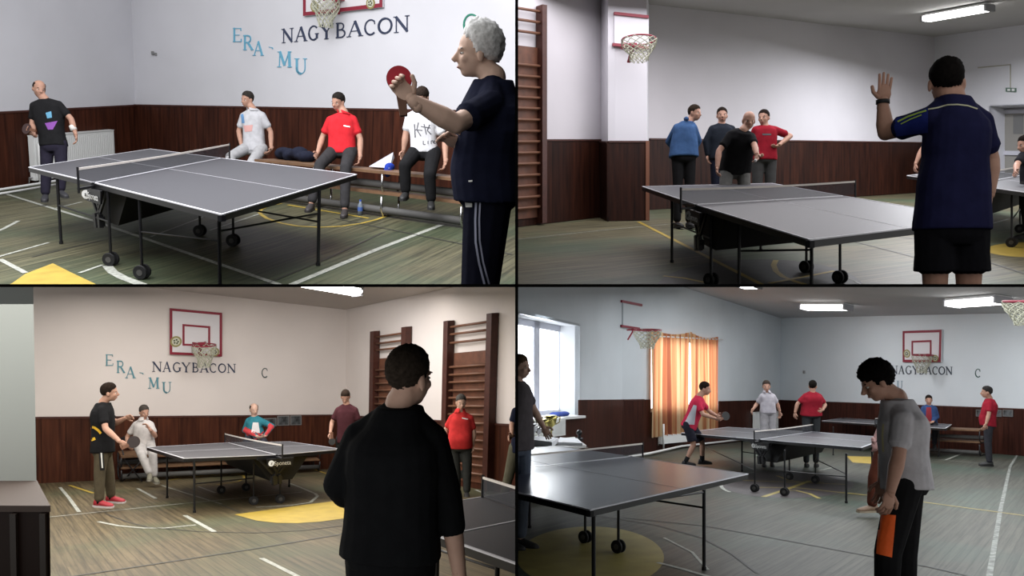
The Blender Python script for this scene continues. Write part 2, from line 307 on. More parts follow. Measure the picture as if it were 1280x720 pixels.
# ---------------------------------------------------------------- table tennis table
def text_mesh(txt):
    c = bpy.data.curves.new('t', 'FONT'); c.body = txt; c.size = 1; c.extrude = .02; c.align_x = 'LEFT'
    o = bpy.data.objects.new('t', c); C.objects.link(o); dg = bpy.context.evaluated_depsgraph_get(); dg.update()
    me = bpy.data.meshes.new_from_object(o.evaluated_get(dg)); bpy.data.objects.remove(o)
    return me
def tt_table(R, A, B, Cc, D, label, mid=None, legs=(), wheels=(), bars=(), group='table tennis tables', net=True, h=.76, carriage=True, logo=True, tm=None):
    V = R.V; tm = tm or TABLE_TOP
    a, b, c, d = [R.fl(*p, h) for p in (A, B, Cc, D)]
    if mid: mn, mf = R.fl(*mid[0], h), R.fl(*mid[1], h)
    else: mn, mf = (a+d)/2, (b+c)/2
    t = thing('table_tennis_table', R.drop((mn+mf)/2, 0), label, 'table tennis table', group)
    dn = -V
    for nm, q in (('tabletop_half', (a, b, mf, mn)), ('tabletop_half', (mn, mf, c, d))):
        ctr = sum(q, Vector())/4; q = [p + (ctr-p)*.004 for p in q]
        ob = obj(nm, MB().hexa([p for p in q], [p+dn*.006 for p in q]), tm, t)
        lb = MB(); up = V*.0015
        def inset(i, f): # move towards the centre by metres
            return None
        n4 = len(q)
        for i in range(4):
            p0, p1 = q[i], q[(i+1) % 4]; w = .014
            e = (p1-p0).normalized(); x = (ctr-p0); x = (x-e*x.dot(e)).normalized()
            if (i == 2 and nm and q is not None and (p0-mf).length < .1 and (p1-mn).length < .1) or (i == 0 and (p0-mn).length < .1): w = .008
            lb.hexa([p0+up*2, p1+up*2, p1+x*w+up*2, p0+x*w+up*2], [p0-up, p1-up, p1+x*w-up, p0+x*w-up])
            lb.hexa([p0+up*2-x*.002, p1+up*2-x*.002, p1+dn*.006-x*.002, p0+dn*.006-x*.002], [p0+up, p1+up, p1+dn*.006, p0+dn*.006])
        p0, p1 = (q[0]+q[1])/2, (q[2]+q[3])/2; e = (p1-p0).normalized(); x = e.cross(V).normalized()*.002
        lb.hexa([p0-x+up, p1-x+up, p1+x+up, p0+x+up], [p0-x-up, p1-x-up, p1+x-up, p0+x-up])
        obj('white_line', lb, TABLE_LINE, ob)
        fb = MB()
        for i in range(4):
            p0, p1 = q[i], q[(i+1) % 4]; e = (p1-p0).normalized(); x = (ctr-p0); x = (x-e*x.dot(e)).normalized()*.002
            y = x*15; o0, o1 = p0+dn*.007+x, p1+dn*.007+x
            fb.hexa([o0, o1, o1+y, o0+y], [o0+dn*.045, o1+dn*.045, o1+y+dn*.045, o0+y+dn*.045])
        obj('frame', fb, BLACK, t)
    w = mf-mn
    if net:
        p0, p1 = mn-w*.085, mf+w*.085; nh = .1525
        mb = MB(); K = 24
        for k in range(K):
            q0, q1 = p0+(p1-p0)*(k/K), p0+(p1-p0)*((k+1)/K); s0, s1 = [-.012*math.sin(math.pi*z/K) for z in (k, k+1)]
            mb.face([q0+V*.01, q1+V*.01, q1+V*(nh+s1), q0+V*(nh+s0)])
        nt = obj('net', mb, NET, t)
        tb = MB()
        for k in range(K):
            q0, q1 = p0+(p1-p0)*(k/K), p0+(p1-p0)*((k+1)/K); s0, s1 = [-.012*math.sin(math.pi*z/K) for z in (k, k+1)]
            tb.bar(q0+V*(nh+s0), q1+V*(nh+s1), .008, .02, V)
        obj('net_tape', tb, TAPE, nt)
        for p, q in ((p0, mn), (p1, mf)):
            pb = MB(); pb.tube([p-V*.07, p+V*(nh+.02)], .011, 8); pb.bar(p-V*.03, q-V*.03, .03, .02, V); pb.bar(q-V*.06+(mf-mn)*0, q+V*.004, .03, .03)
            obj('net_post', pb, BLACK, t)
    lp = []
    for u, v in legs:
        f = R.fl(u, v); lp.append(f); top = R.drop(f, h-.04)
        lg = obj('leg', MB().tube([f+V*.01, top], .016, 8), BLACK, t)
        obj('foot_cap', MB().tube([f, f+V*.03], .021, 10), RUBBER, lg)
    wd = w.normalized(); ld = (d-a).normalized(); wp = []
    for u, v in wheels:
        f = R.fl(u, v); wp.append(f); r = .065; cc = f+V*r
        lg = obj('leg', MB().tube([cc, R.drop(f, h-.05)], .014, 8).bar(cc-wd*.03, cc+wd*.03, .05, .03), BLACK, t)
        for sgn in (-1, 1):
            wb = MB(); n = 20; o0, o1 = cc+wd*sgn*.022, cc+wd*sgn*.044
            x = (ld - wd*ld.dot(wd)).normalized(); y = wd.cross(x)
            prof = [(0, .0), (r*.5, .0), (r*.62, .006), (r*.9, .0), (r, .006), (r, 1-.006*0)]
            ring = lambda o, rr: [o+(x*math.cos(2*math.pi*k/n)+y*math.sin(2*math.pi*k/n))*rr for k in range(n)]
            wb.loft([ring(o0, r*.95), ring(o0*.7+o1*.3, r), ring(o0*.3+o1*.7, r), ring(o1, r*.93)])
            wh = obj('wheel', wb, RUBBER, t)
            obj('hub', MB().tube([o0-wd*sgn*.002, o1+wd*sgn*.004], r*.42, 14), GREYPAD, wh)
    if carriage:
        def PP(s, tt, hh): return mn + ld*s + w*tt - V*hh
        cb = MB()
        cb.hexa([PP(-.34, .06, .06), PP(.62, .06, .06), PP(.62, .94, .06), PP(-.34, .94, .06)], [PP(-.05, .06, .40), PP(.34, .06, .40), PP(.34, .94, .40), PP(-.05, .94, .40)])
        obj('undercarriage', cb, RUBBER, t)
        br = MB()
        for s0, s1 in ((-.28, .02), (.28, -.02), (-.14, .10), (.16, -.05)):
            br.bar(PP(s0, .02, .05), PP(s1, .02, .36), .02, .03, V)
        br.bar(PP(-.07, .02, .37), PP(.10, .02, .37), .05, .09, V); br.bar(PP(-.3, .02, .05), PP(.3, .02, .05), .03, .03, V)
        br.bar(PP(-.04, .015, .30), PP(-.02, .015, .44), .05, .06, V); br.bar(PP(.06, .015, .30), PP(.07, .015, .43), .04, .05, V)
        obj('folding_bracket', br, BLACK, t)
        if logo:
            pl = MB(); o = -.02
            pl.hexa([PP(-.18, o, .05), PP(.27, o, .05), PP(.25, o, .175), PP(-.16, o, .175)], [PP(-.18, o+.012, .05), PP(.27, o+.012, .05), PP(.25, o+.012, .175), PP(-.16, o+.012, .175)])
            plate = obj('name_plate', pl, BLACK, t)
            tx = MB(); me = text_mesh('Sponeta'); k = .088
            nn = (-w).normalized()
            base = PP(-.07, o-.004, .145)
            i0 = len(tx.v); tx.v += [base + ld*(v.co.x*k) + V*(v.co.y*k) + nn*(v.co.z*k) for v in me.vertices]; tx.f += [tuple(i0+q for q in p.vertices) for p in me.polygons]
            cc = PP(-.115, o-.004, .113); tx.tube([cc, cc+nn*.004], .042, 16)
            obj('lettering', tx, WHITE_PAINT, plate)
            mk = MB(); cc = PP(-.115, o-.008, .113); mk.tube([cc+ld*.012+V*.012, cc-ld*.01+V*.006, cc+ld*.01-V*.006, cc-ld*.012-V*.012], .004, 6)
            obj('round_mark', mk, BLACK, plate)
            bpy.data.meshes.remove(me)
    P = lp + wp
    for i, j, hh in bars: obj('crossbar', MB().tube([R.drop(P[i], hh), R.drop(P[j], hh)], .009, 8), BLACK, t)
    return t
# ---------------------------------------------------------------- people
def cross3(a, b): return a.cross(b).normalized()
def add_hand(mb, W, H, pn, curl=.5, spread=.10, thumb=1, sc=1.0):
    d = (H-W); d.normalize(); pn = (pn-d*pn.dot(d)).normalized(); s = d.cross(pn).normalized()*thumb
    Lp = .09*sc
    mb.ell(W+d*Lp*.55, d*Lp*.62, s*.041*sc, pn*.017*sc, 12, 8)
    for k, (o, l, a) in enumerate(((.029, .072, .9), (.010, .082, .3), (-.010, .076, -.3), (-.028, .060, -.9))):
        b = W + d*Lp*.92 + s*o*sc; dd = (d + s*spread*a).normalized()
        c1 = curl*.7; p1 = b + (dd*math.cos(c1)+pn*math.sin(c1))*l*.5*sc; c2 = curl*1.8; p2 = p1 + (dd*math.cos(c2)+pn*math.sin(c2))*l*.5*sc
        r = .0095*sc
        mb.tube([b-dd*.03*sc, b, p1, p2, p2+(p2-p1)*.12], [r, r, r*.92, r*.8, r*.35], 8)
    b = W + d*Lp*.28 + s*.028*sc; t1 = b + (d*.6+s*.75+pn*.15*curl).normalized()*.040*sc; t2 = t1 + (d*.92+s*.3+pn*.5*curl).normalized()*.034*sc
    mb.tube([b-s*.02*sc, b, t1, t2, t2+(t2-t1)*.15], [.013*sc, .013*sc, .011*sc, .0095*sc, .004*sc], 8)
def torso_rings(J, sc, bulk, fwd, t0, t1, grow=0, belly=0, n=20, skirt=False):
    sh = (J['s1']+J['s2'])/2; hp = (J['h1']+J['h2'])/2; nk = J['n']
    xs = (J['s2']-J['s1']); xh = (J['h2']-J['h1']); ws = max(xs.length/2, .12); xs = xs.normalized(); xh = xh.normalized() if xh.length > .05 else xs
    if xh.dot(xs) < 0: xh = -xh
    up = (sh-hp); Lt = up.length; up.normalize()
    prof = [(-.22, .10, .09), (-.12, .155, .115), (0, .168, .122), (.2, .158, .115), (.4, .155, .112), (.6, ws*.93, .118), (.78, ws*1.0, .122), (.9, ws*1.0, .118), (.97, ws*.92, .106), (1.03, ws*.66, .090), (1.08, ws*.40+.02, .076), (1.13, .068, .064)]
    def samp(t):
        for (a, w0, d0), (b, w1, d1) in zip(prof, prof[1:]):
            if t <= b or b == prof[-1][0]:
                k = min(1, max(0, (t-a)/(b-a))); return w0+(w1-w0)*k, d0+(d1-d0)*k
    rings = []; K = 14
    for i in range(K+1):
        t = t0+(t1-t0)*i/K; w, d = samp(max(t, 0) if skirt else t); w, d = w*(bulk if t < .7 else 1+(bulk-1)*.4)+grow, d*bulk+grow
        kx = min(1, max(0, t)); x = (xh*(1-kx)+xs*kx).normalized(); f = (fwd-x*fwd.dot(x)); f = (f-up*f.dot(up)).normalized()
        c = hp+up*(Lt*t)
        if t > 1: c = sh*(1-(t-1)/.13)+nk*((t-1)/.13) if t <= 1.13 else nk
        c = c + f*belly*math.exp(-((t-.25)/.25)**2)*.6 - f*.012*math.exp(-((t-.85)/.2)**2)
        dd = d+belly*.5*math.exp(-((t-.25)/.25)**2)
        ring = []
        for j in range(n):
            an = 2*math.pi*j/n; cs, sn = math.cos(an), math.sin(an); e = .8
            ring.append(c + x*w*math.copysign(abs(cs)**e, cs) + f*dd*math.copysign(abs(sn)**e, sn))
        rings.append(ring)
    return rings
def person(R, d, label, head, J, shirt, pants, hair=None, hairstyle='short', skin=None, bulk=1.0, sleeve='short', shoes=(.02, .02, .02), sole=None, legs='auto',
           shorts=False, belly=0, body_yaw=None, hand_curl=(.6, .6), palm=(None, None), thumbs=(1, -1), hs=1.0, fine=None, collar=False, beard=None, shirt_low=-.10, group=None, armscale=1.0,
           hood=False, shorts_to=.8, hvol=1.0, cuff=None, sleeve_col=None, hands=(True, True), legscale=1.0, opened=None, feet_yaw=None, shirt_loose=0, sock=None):
    V = R.V; skin = skin or SKIN
    px = lambda q: R.at(q[0], q[1], d+(q[2] if len(q) > 2 else 0))
    J = {k: px(v) for k, v in J.items()}
    vox = fine or min(.014, max(.007, d*.0011))
    yaw, pitch, roll = [math.radians(q) for q in (list(head[2:])+[0, 0, 0])[:3]]
    va = math.atan2(640-head[0], FP); yaw += va      # yaws are given relative to the line of sight
    by = math.radians(body_yaw)+va if body_yaw is not None else yaw
    X0 = Vector((1, 0, 0)); Y0 = V.cross(X0).normalized(); X0 = Y0.cross(V).normalized()   # horizontal frame
    fw = lambda a: X0*math.sin(a) - Y0*math.cos(a)
    hf = (fw(yaw)*math.cos(pitch) - V*math.sin(pitch)).normalized(); hr = hf.cross(V).normalized(); hu = hr.cross(hf).normalized()
    if roll: M = Matrix.Rotation(roll, 3, hf); hr = M @ hr; hu = M @ hu
    bf = fw(by)
    if legs == 'auto':
        J['h1'], J['h2'] = J['h1'], J['h2']
        for i in '12':
            f = R.drop(J['h'+i], 0); ff = fw(math.radians(feet_yaw)) if feet_yaw is not None else bf
            J['a'+i] = f+V*.085-ff*.02; J['k'+i] = (J['h'+i]+J['a'+i])/2+ff*.02+V*.02; J['t'+i] = f+V*.03+ff*.17
    ctr = R.drop((J['h1']+J['h2'])/2, 0)
    JS = {i: J['s'+i]+((J['s1']+J['s2'])/2-J['s'+i])*.13+((J['h1']+J['h2'])/2-(J['s1']+J['s2'])/2).normalized()*.02 for i in '12'}
    low = min((J['a1']-ctr).dot(V), (J['a2']-ctr).dot(V))
    root = thing('person', ctr, label, 'person', group)
    hs *= 1.06; hc = px(head[:2])-V*.006; sc = 1.0
    hp = lambda s, f, u: hc + hr*(s*hs) + hf*(f*hs) + hu*(u*hs)
    def hell(mb, s, f, u, a, b, c, n=16, m=12): mb.ell(hp(s, f, u), hr*a*hs, hf*b*hs, hu*c*hs, n, m)
    b = MB()
    hell(b, 0, -.008, .030, .074, .094, .084); hell(b, 0, .020, -.030, .060, .070, .078); hell(b, 0, .048, -.082, .030, .030, .025); hell(b, 0, .01, -.062, .052, .055, .042)
    b.tube([hp(0, .086, .008), hp(0, .100, -.012), hp(0, .110, -.030), hp(0, .098, -.040)], [.008*hs, .010*hs, .015*hs, .009*hs], 8)
    hell(b, 0, .075, .016, .048, .018, .011); hell(b, 0, .084, -.063, .022, .011, .009)
    for s in (-1, 1): hell(b, s*.076, -.006, -.012, .010, .018, .031, 10, 8); hell(b, s*.036, .060, -.025, .022, .022, .022)
    b.capsule(hp(0, -.014, -.050), J['n'], .051*hs, .057*hs); b.capsule(J['n'], (J['s1']+J['s2'])/2, .062, .07)
    for i in '12': b.capsule(J['n']-V*.030, JS[i], .044, .040)
    b.loft(torso_rings(J, sc, bulk*.90, bf, -.15, 1.10, -.008, belly*.8))
    A = armscale
    for i in '12':
        s, e, w = JS[i], J['e'+i], J['w'+i]
        b.capsule(s, e, .048*A, .040*A); b.capsule(e, e+(w-e)*.3, .040*A, .043*A); b.capsule(e+(w-e)*.3, w, .043*A, .027*A)
        h, k, a, t = J['h'+i], J['k'+i], J['a'+i], J['t'+i]; ls = legscale
        b.capsule(h, k, .078*ls, .052*ls); b.capsule(k, k+(a-k)*.3, .052*ls, .055*ls); b.capsule(k+(a-k)*.3, a, .055*ls, .036*ls)
    for i in '12':
        a, t = J['a'+i], J['t'+i]; b.capsule(a-V*.01, a-V*.035+(t-a).normalized()*.03, .034, .026)
    me = remesh(b, vox)
    hm = MB()
    for q, i in enumerate('12'):
        if not hands[q]: continue
        w, h = J['w'+i], J.get('g'+i)
        if h is None: h = w+(w-J['e'+i]).normalized()*.1
        pn = palm[q] if palm[q] is not None else (bf*.6+((J['s1']+J['s2'])/2-J['s'+i]).normalized())
        add_hand(hm, w, h, Vector(pn), hand_curl[q], thumb=thumbs[q], sc=min(1.0, hs))
        hm.capsule(w-(h-w).normalized()*.03, w+(h-w).normalized()*.015, .027*A, .026, 10)
    if hm.v:
        hme = hm.mesh(); bm = bmesh.new(); bm.from_mesh(me); bm.from_mesh(hme); bm.to_mesh(me); bm.free()
    body = obj('body', None, skin, root, True, mesh=me)
    # garments
    g = MB(); g.loft(torso_rings(J, sc, bulk, bf, shirt_low, 1.115, .008+shirt_loose, belly, skirt=True))
    for i in '12': g.capsule(J['n']-V*.024+(JS[i]-J['n'])*.12, JS[i], .060, .062*A)
    sl = {'short': .62, 'long': 1.0, 'elbow': .95, 'none': .1, 'roll': 1.35}[sleeve]
    for i in '12':
        s, e, w = JS[i], J['e'+i], J['w'+i]
        if sl <= 1 and sleeve != 'long': g.capsule(s, s+(e-s)*sl, .064*A, .058*A); g.tube([s+(e-s)*(sl-.1), s+(e-s)*(sl+.06)], [.060*A, .062*A], 14)
        else:
            f = .93 if sleeve == 'long' else .35
            g.capsule(s, e, .066*A, .056*A); g.capsule(e, e+(w-e)*f, .056*A, (.040 if sleeve == 'long' else .052)*A)
    gm = remesh(g, vox)
    ext = [obj('sweater' if sleeve in ('long', 'roll') else 'shirt', None, cloth(shirt), root, True, mesh=gm)]
    p = MB(); p.loft(torso_rings(J, sc, bulk*.96, bf, -.2, .16, .004, belly*.6))
    for i in '12':
        h, k, a = J['h'+i], J['k'+i], J['a'+i]; ls = legscale
        if shorts: p.capsule(h, h+(k-h)*.45, .098*ls, .095*ls); p.tube([h+(k-h)*.4, h+(k-h)*shorts_to], [.095*ls, .10*ls], 16)
        else:
            p.capsule(h, k, .098*ls, .075*ls); p.capsule(k, a+(k-a)*.12, .075*ls, .062*ls)
    pm = remesh(p, vox); ext.append(obj('shorts' if shorts else 'trousers', None, cloth(pants), root, True, mesh=pm))
    if sock:
        for i in '12': k, a = J['k'+i], J['a'+i]; obj('sock', MB().tube([a+(k-a)*.28, a, a-V*.03], [.046, .041, .042], 12), cloth(sock), root, True)
    for i in '12':
        a, t = J['a'+i], J['t'+i]; f = (t-a); f = (f-V*f.dot(V)); L = max(f.length, .08); f = (f/L if L > .081 else bf); x = f.cross(V).normalized()
        base = a-V*.075
        sm = MB(); rings = []
        for q, wq, hq in ((-.075, .020, .05), (-.06, .036, .095), (0, .040, .105), (.06, .043, .075), (.12, .047, .058), (.17, .040, .045), (.20, .018, .03)):
            rings.append([base+f*q + x*wq*math.cos(2*math.pi*j/12) + V*(hq*.5+hq*.5*math.sin(2*math.pi*j/12)) for j in range(12)])
        sm.loft(rings); sh = obj('shoe', sm, mat('shoe_%d' % (hash(shoes) % 9999), shoes, .55), root, True)
        so = MB(); so.loft([[base+f*q+x*wq*c1+V*hz2 for c1, hz2 in ((-1, -.008), (1, -.008), (1, .016), (-1, .016))] for q, wq in ((-.08, .025), (-.05, .038), (.05, .043), (.12, .048), (.18, .038), (.205, .015))])
        obj('sole', so, mat('sole_%d' % (hash(sole or shoes) % 9999), sole or tuple(c*.6+.01 for c in shoes), .7), sh)
    # face
    for s in (-1, 1):
        e = MB(); hell(e, s*.031, .0715, -.002, .013, .010, .0065, 10, 8); eo = obj('eye', e, EYE, root, True)
        e = MB(); hell(e, s*.031, .0795, -.002, .0065, .0035, .0058, 8, 6); obj('iris', e, IRIS, eo, True)
        if hair: e = MB(); hell(e, s*.033, .078, .020, .018, .006, .0038, 8, 6); obj('eyebrow', e, mat('brow_%d' % (hash(hair) % 9999), tuple(c*.5 for c in hair), .9), root, True)
    e = MB(); hell(e, 0, .090, -.064, .020, .0055, .0045, 10, 6); obj('mouth', e, LIP, root, True)
    if hair and hairstyle != 'none':
        hb = MB(); n, m = 48, 28; vid = {}
        st = {'short': [(0, .066), (35, .062), (60, .045), (78, .005), (95, -.012), (120, -.028), (180, -.042)],
              'long': [(0, .040), (35, .036), (60, .030), (75, -.02), (95, -.035), (120, -.06), (180, -.075)],
              'bald': [(0, .2), (62, .2), (75, .0), (95, -.012), (120, -.03), (180, -.05)],
              'recede': [(0, .088), (30, .080), (60, .055), (78, .005), (95, -.012), (120, -.03), (180, -.05)]}[hairstyle]
        def lim(a):
            for (x0, y0), (x1, y1) in zip(st, st[1:]):
                if a <= x1: return y0+(y1-y0)*(a-x0)/(x1-x0)
            return st[-1][1]
        fc = []
        for i in range(m):
            for j in range(n):
                cs = [(i, j), (i+1, j), (i+1, (j+1) % n), (i, (j+1) % n)]
                th = math.pi*(i+.5)/m; ph = 2*math.pi*(j+.5)/n
                f, s, u = math.sin(th)*math.cos(ph), math.sin(th)*math.sin(ph), math.cos(th)
                az = math.degrees(math.atan2(abs(s), f)); uu = .030+.084*u
                ok = uu > lim(az) and not (u < -.93)
                if hairstyle == 'bald': ok = ok and uu < .075
                if ok: fc.append(cs)
        amp = .006 if hvol <= 1.1 else .012
        def vert(k, lay):
            if (k, lay) in vid: return vid[(k, lay)]
            th = math.pi*k[0]/m; ph = 2*math.pi*k[1]/n; f, s, u = math.sin(th)*math.cos(ph), math.sin(th)*math.sin(ph), math.cos(th)
            g2 = 1.0
            if lay:
                az = abs(math.degrees(math.atan2(abs(s), f))); top = max(0, u)
                edge = min(1, max(0, ((.030+.084*u)-lim(az))/.03))
                thk = (.0005+(.002+.011*top)*hvol*edge + (.020*(hvol-1)*edge if hvol > 1.1 else 0))
                if hairstyle == 'bald': thk = .003
                thk += amp*noise.noise(Vector((f, s, u))*9+Vector((hc.x, hc.y, 0)))
            else: thk = -.008
            q = hp(s*(.074+thk), -.008+f*(.094+thk), .030+u*(.084+thk)); i = len(hb.v); hb.v.append(q); vid[(k, lay)] = i; return i
        from collections import Counter
        ec = Counter()
        norm = lambda k: (k[0], 0) if k[0] in (0, m) else k
        for cs in fc:
            cs = [norm(k) for k in cs]; cs2 = []
            for k in cs:
                if not cs2 or cs2[-1] != k: cs2.append(k)
            if cs2[0] == cs2[-1]: cs2.pop()
            if len(cs2) < 3: continue
            hb.f.append(tuple(vert(k, 1) for k in cs2)); hb.f.append(tuple(vert(k, 0) for k in reversed(cs2)))
            for a, c2 in zip(cs2, cs2[1:]+cs2[:1]): ec[(a, c2)] += 1
        for (a, c2), q in ec.items():
            if (c2, a) not in ec: hb.f.append((vert(a, 1), vert(a, 0), vert(c2, 0), vert(c2, 1)))
        obj('hair', hb, mat('hair_%d' % (hash(hair) % 9999), tuple(c*(.5 if max(hair) < .3 else 1) for c in hair), .9, spec=.05, noise_amt=.35, noise_scale=60), root, True)
    if beard:
        bb = MB(); hell(bb, 0, .046, -.080, .036, .034, .028); hell(bb, 0, .015, -.066, .056, .056, .036); bm2 = remesh(bb, vox); obj('beard', None, mat('beard_%d' % (hash(beard) % 9999), beard, .8), root, True, mesh=bm2)
    if collar:
        cb = MB(); nk = J['n']; up = (hp(0, -.01, -.06)-nk).normalized(); x = hr; f = up.cross(x).normalized()
        if f.dot(bf) < 0: f = -f
        K = 20; ri = [nk+up*.045+x*.068*math.cos(a)+f*.072*math.sin(a) for a in [math.radians(110+320*k/K) for k in range(K+1)]]
        ro = [nk-up*.012+x*.095*math.cos(a)+f*.100*math.sin(a) for a in [math.radians(108+324*k/K) for k in range(K+1)]]
        for k in range(K): cb.face([ri[k], ri[k+1], ro[k+1], ro[k]]); cb.face([ri[k]-up*.012, ro[k]-up*.012, ro[k+1]-up*.012, ri[k+1]-up*.012])
        obj('collar', cb, cloth(tuple(min(1, c*1.05) for c in shirt)), root, True)
    if hood:
        hb2 = MB(); nk = J['n']; K = 14
        ps = [nk+V*(.01+.03*math.sin(math.pi*k/K))+(-bf*.07*math.sin(math.pi*k/K))+hr*.10*math.cos(math.pi*k/K)+bf*.05*abs(math.cos(math.pi*k/K)) for k in range(K+1)]
        hb2.tube(ps, [.02+.025*math.sin(math.pi*k/K) for k in range(K+1)], 10); obj('hood', hb2, cloth(tuple(c*.8 for c in shirt)), root, True)
    root['_'] = 0; del root['_']
    return root, body, ext[0], ext[1], J, (hr, hf, hu, hc)
def bvh_of(os_):
    vs, fs = [], []
    for o in os_:
        off = wloc(o); i = len(vs); vs += [v.co+off for v in o.data.vertices]; fs += [tuple(i+q for q in p.vertices) for p in o.data.polygons]
    return BVHTree.FromPolygons(vs, fs)
def decal(R, targets, parent, name, m, strips=(), polys=(), lift=.004, label=None):
    """cloth trim that hugs the garment: strips = (picture points, width px); polys = picture quads"""
    T = bvh_of(targets); mb = MB()
    def hit(u, v):
        r = R.ray(u, v).normalized(); h = T.ray_cast(Vector((0, 0, 0)), r)
        return h[0]-r*lift if h[0] else None
    def grid(q, nx, ny):
        g = [[None]*(nx+1) for _ in range(ny+1)]
        for j in range(ny+1):
            for i in range(nx+1):
                x, y = i/nx, j/ny
                g[j][i] = hit(*[(q[0][k]*(1-x)+q[1][k]*x)*(1-y)+(q[3][k]*(1-x)+q[2][k]*x)*y for k in (0, 1)])
        fi, bi = {}, {}
        for j in range(ny):
            for i in range(nx):
                ks = [(j, i), (j, i+1), (j+1, i+1), (j+1, i)]; c = [g[a][b] for a, b in ks]
                if all(c) and max((a-c[0]).length for a in c) < .12:
                    for k in ks:
                        if k not in fi: p = g[k[0]][k[1]]; fi[k] = len(mb.v); mb.v.append(p); bi[k] = len(mb.v); mb.v.append(p+p.normalized()*.004)
                    mb.f.append(tuple(fi[k] for k in ks)); mb.f.append(tuple(bi[k] for k in reversed(ks)))
    for pts, w in strips:
        for a, c in zip(pts, pts[1:]):
            l = math.hypot(c[0]-a[0], c[1]-a[1]) or 1; nx, ny = -(c[1]-a[1])/l*w/2, (c[0]-a[0])/l*w/2
            grid([(a[0]+nx, a[1]+ny), (a[0]-nx, a[1]-ny), (c[0]-nx, c[1]-ny), (c[0]+nx, c[1]+ny)], max(2, int(w)), max(1, int(l/1.5)))
    for q in polys: grid(q, 10, 10)
    if mb.f: return obj(name, mb, m, parent, True, label=label)
def paddle(R, c, n, up, label, r=.075, face=(.28, .012, .02), grip=True):
    """bat: blade centre c, face normal n, handle direction -up"""
    n = n.normalized(); up = (up-n*up.dot(n)).normalized(); x = up.cross(n)
    t = thing('table_tennis_bat', c-up*.17, label, 'table tennis bat', 'table tennis bats')
    K = 28; ring = lambda rr, o: [c+n*o+(x*math.cos(2*math.pi*k/K)*rr+up*math.sin(2*math.pi*k/K)*rr*1.04) for k in range(K)]
    obj('blade', MB().loft([ring(r, -.004), ring(r, .004)]), RUNG, t)
    obj('rubber', MB().loft([ring(r*.985, .0042), ring(r*.985, .0075)]), mat('bat_rubber_%d' % (hash(face) % 9999), face, .6), t)
    obj('rubber', MB().loft([ring(r*.985, -.0042), ring(r*.985, -.0075)]), mat('bat_rubber_back', (.02, .02, .02), .6), t)
    obj('handle', MB().hexa([c-up*r*.85-x*.022-n*.01, c-up*r*.85+x*.022-n*.01, c-up*r*.85+x*.022+n*.01, c-up*r*.85-x*.022+n*.01],
                            [c-up*.165-x*.016-n*.012, c-up*.165+x*.016-n*.012, c-up*.165+x*.016+n*.012, c-up*.165-x*.016+n*.012]), RUNG, t)
    return t
# ---------------------------------------------------------------- gym furniture
def backboard(R, W, outer, inner, rim_c, rim_r, net_bottom, label, crests=(), fw=.06):
    q = [W.hit(u, v, .06) for u, v in outer]; P = lambda a, h, o: W.pt(a, h, o)
    t = thing('basketball_backboard', W.pt(*q[0], .03), label, 'basketball hoop', 'basketball hoops')
    mb = MB(); mb.hexa([P(a, h, .06) for a, h in q], [P(a, h, .02) for a, h in q]); obj('board', mb, mat('board_white', (.62, .60, .62), .5), t)
    def frame(q, w, nm):
        c = (sum(a for a, h in q)/4, sum(h for a, h in q)/4); f = MB()
        for i in range(4):
            a, b = q[i], q[(i+1) % 4]
            def ins(p):
                return (p[0]+math.copysign(w, c[0]-p[0]), p[1]+math.copysign(w, c[1]-p[1]))
            f.hexa([P(*a, .066), P(*b, .066), P(*ins(b), .066), P(*ins(a), .066)], [P(*a, .058), P(*b, .058), P(*ins(b), .058), P(*ins(a), .058)])
        obj(nm, f, RED, t)
    frame(q, fw, 'outer_border'); frame([W.hit(u, v, .06) for u, v in inner], fw*.8, 'target_square')
    hoop(R, t, W, rim_c, rim_r, net_bottom)
    for cu, cv, rr in crests:
        a, h = W.hit(cu, cv, .07); c = P(a, h, .062); ob = obj('crest', MB().tube([c, c+W.N*.008], rr, 20), mat('crest_gold', (.25, .22, .08), .5), t)
        m2 = MB(); m2.tube([c+W.N*.008, c+W.N*.012], rr*.7, 16); o2 = obj('crest_ring', m2, mat('crest_pale', (.5, .5, .4), .5), ob)
        m3 = MB()
        for k in range(5): m3.ball(c+W.N*.013+W.e*rr*.35*math.cos(k*1.3)+R.V*rr*.35*math.sin(k*1.3), rr*.16, 8, 6)
        obj('crest_device', m3, mat('crest_dark', (.06, .07, .03), .5), ob)
    return t
def hoop(R, t, W, rim_c, rim_r, net_bottom, out=.45):
    d0 = W.pt(*W.hit(*rim_c), 0).y; c = R.at(rim_c[0], rim_c[1], d0*(1-out/ d0)); r = rim_r
    hoop_at(R, t, c, r, net_bottom, W.N, (c-W.pt(*W.hit(*rim_c), .06)).dot(W.N))
def hoop_at(R, t, c, r, drop, N, dist):
    V = R.V; x = N.cross(V).normalized(); y = V.cross(x).normalized(); K = 32
    ring = [c+x*r*math.cos(2*math.pi*k/K)+y*r*math.sin(2*math.pi*k/K) for k in range(K+1)]
    rm = obj('rim', MB().tube(ring, .014, 8, cap=False), RED, t, True)
    nb = MB(); n = 12
    for k in range(n):
        for sg in (1, -1):
            pts = []
            for j in range(9):
                f = j/8; a = 2*math.pi*(k/n) + sg*f*math.pi*.75; rr = r*(1-.5*f+.08*math.sin(f*6)); pts.append(c+x*rr*math.cos(a)+y*rr*math.sin(a)-V*(drop*f)+x*.02*math.sin(k+f*4))
            nb.tube(pts, .0075, 5)
    obj('net', nb, ROPE, rm)
    if dist > 0:
        b = MB(); e = c-N*r
        b.bar(e+x*.05, e+x*.12-N*max(0, dist-r), .03, .03); b.bar(e-x*.05, e-x*.12-N*max(0, dist-r), .03, .03)
        b.bar(e-V*.02, e-N*max(0, dist-r)-V*.22, .05, .03); b.bar(e-x*.06, e+x*.06, .05, .06, V)
        obj('bracket', b, RED, t)
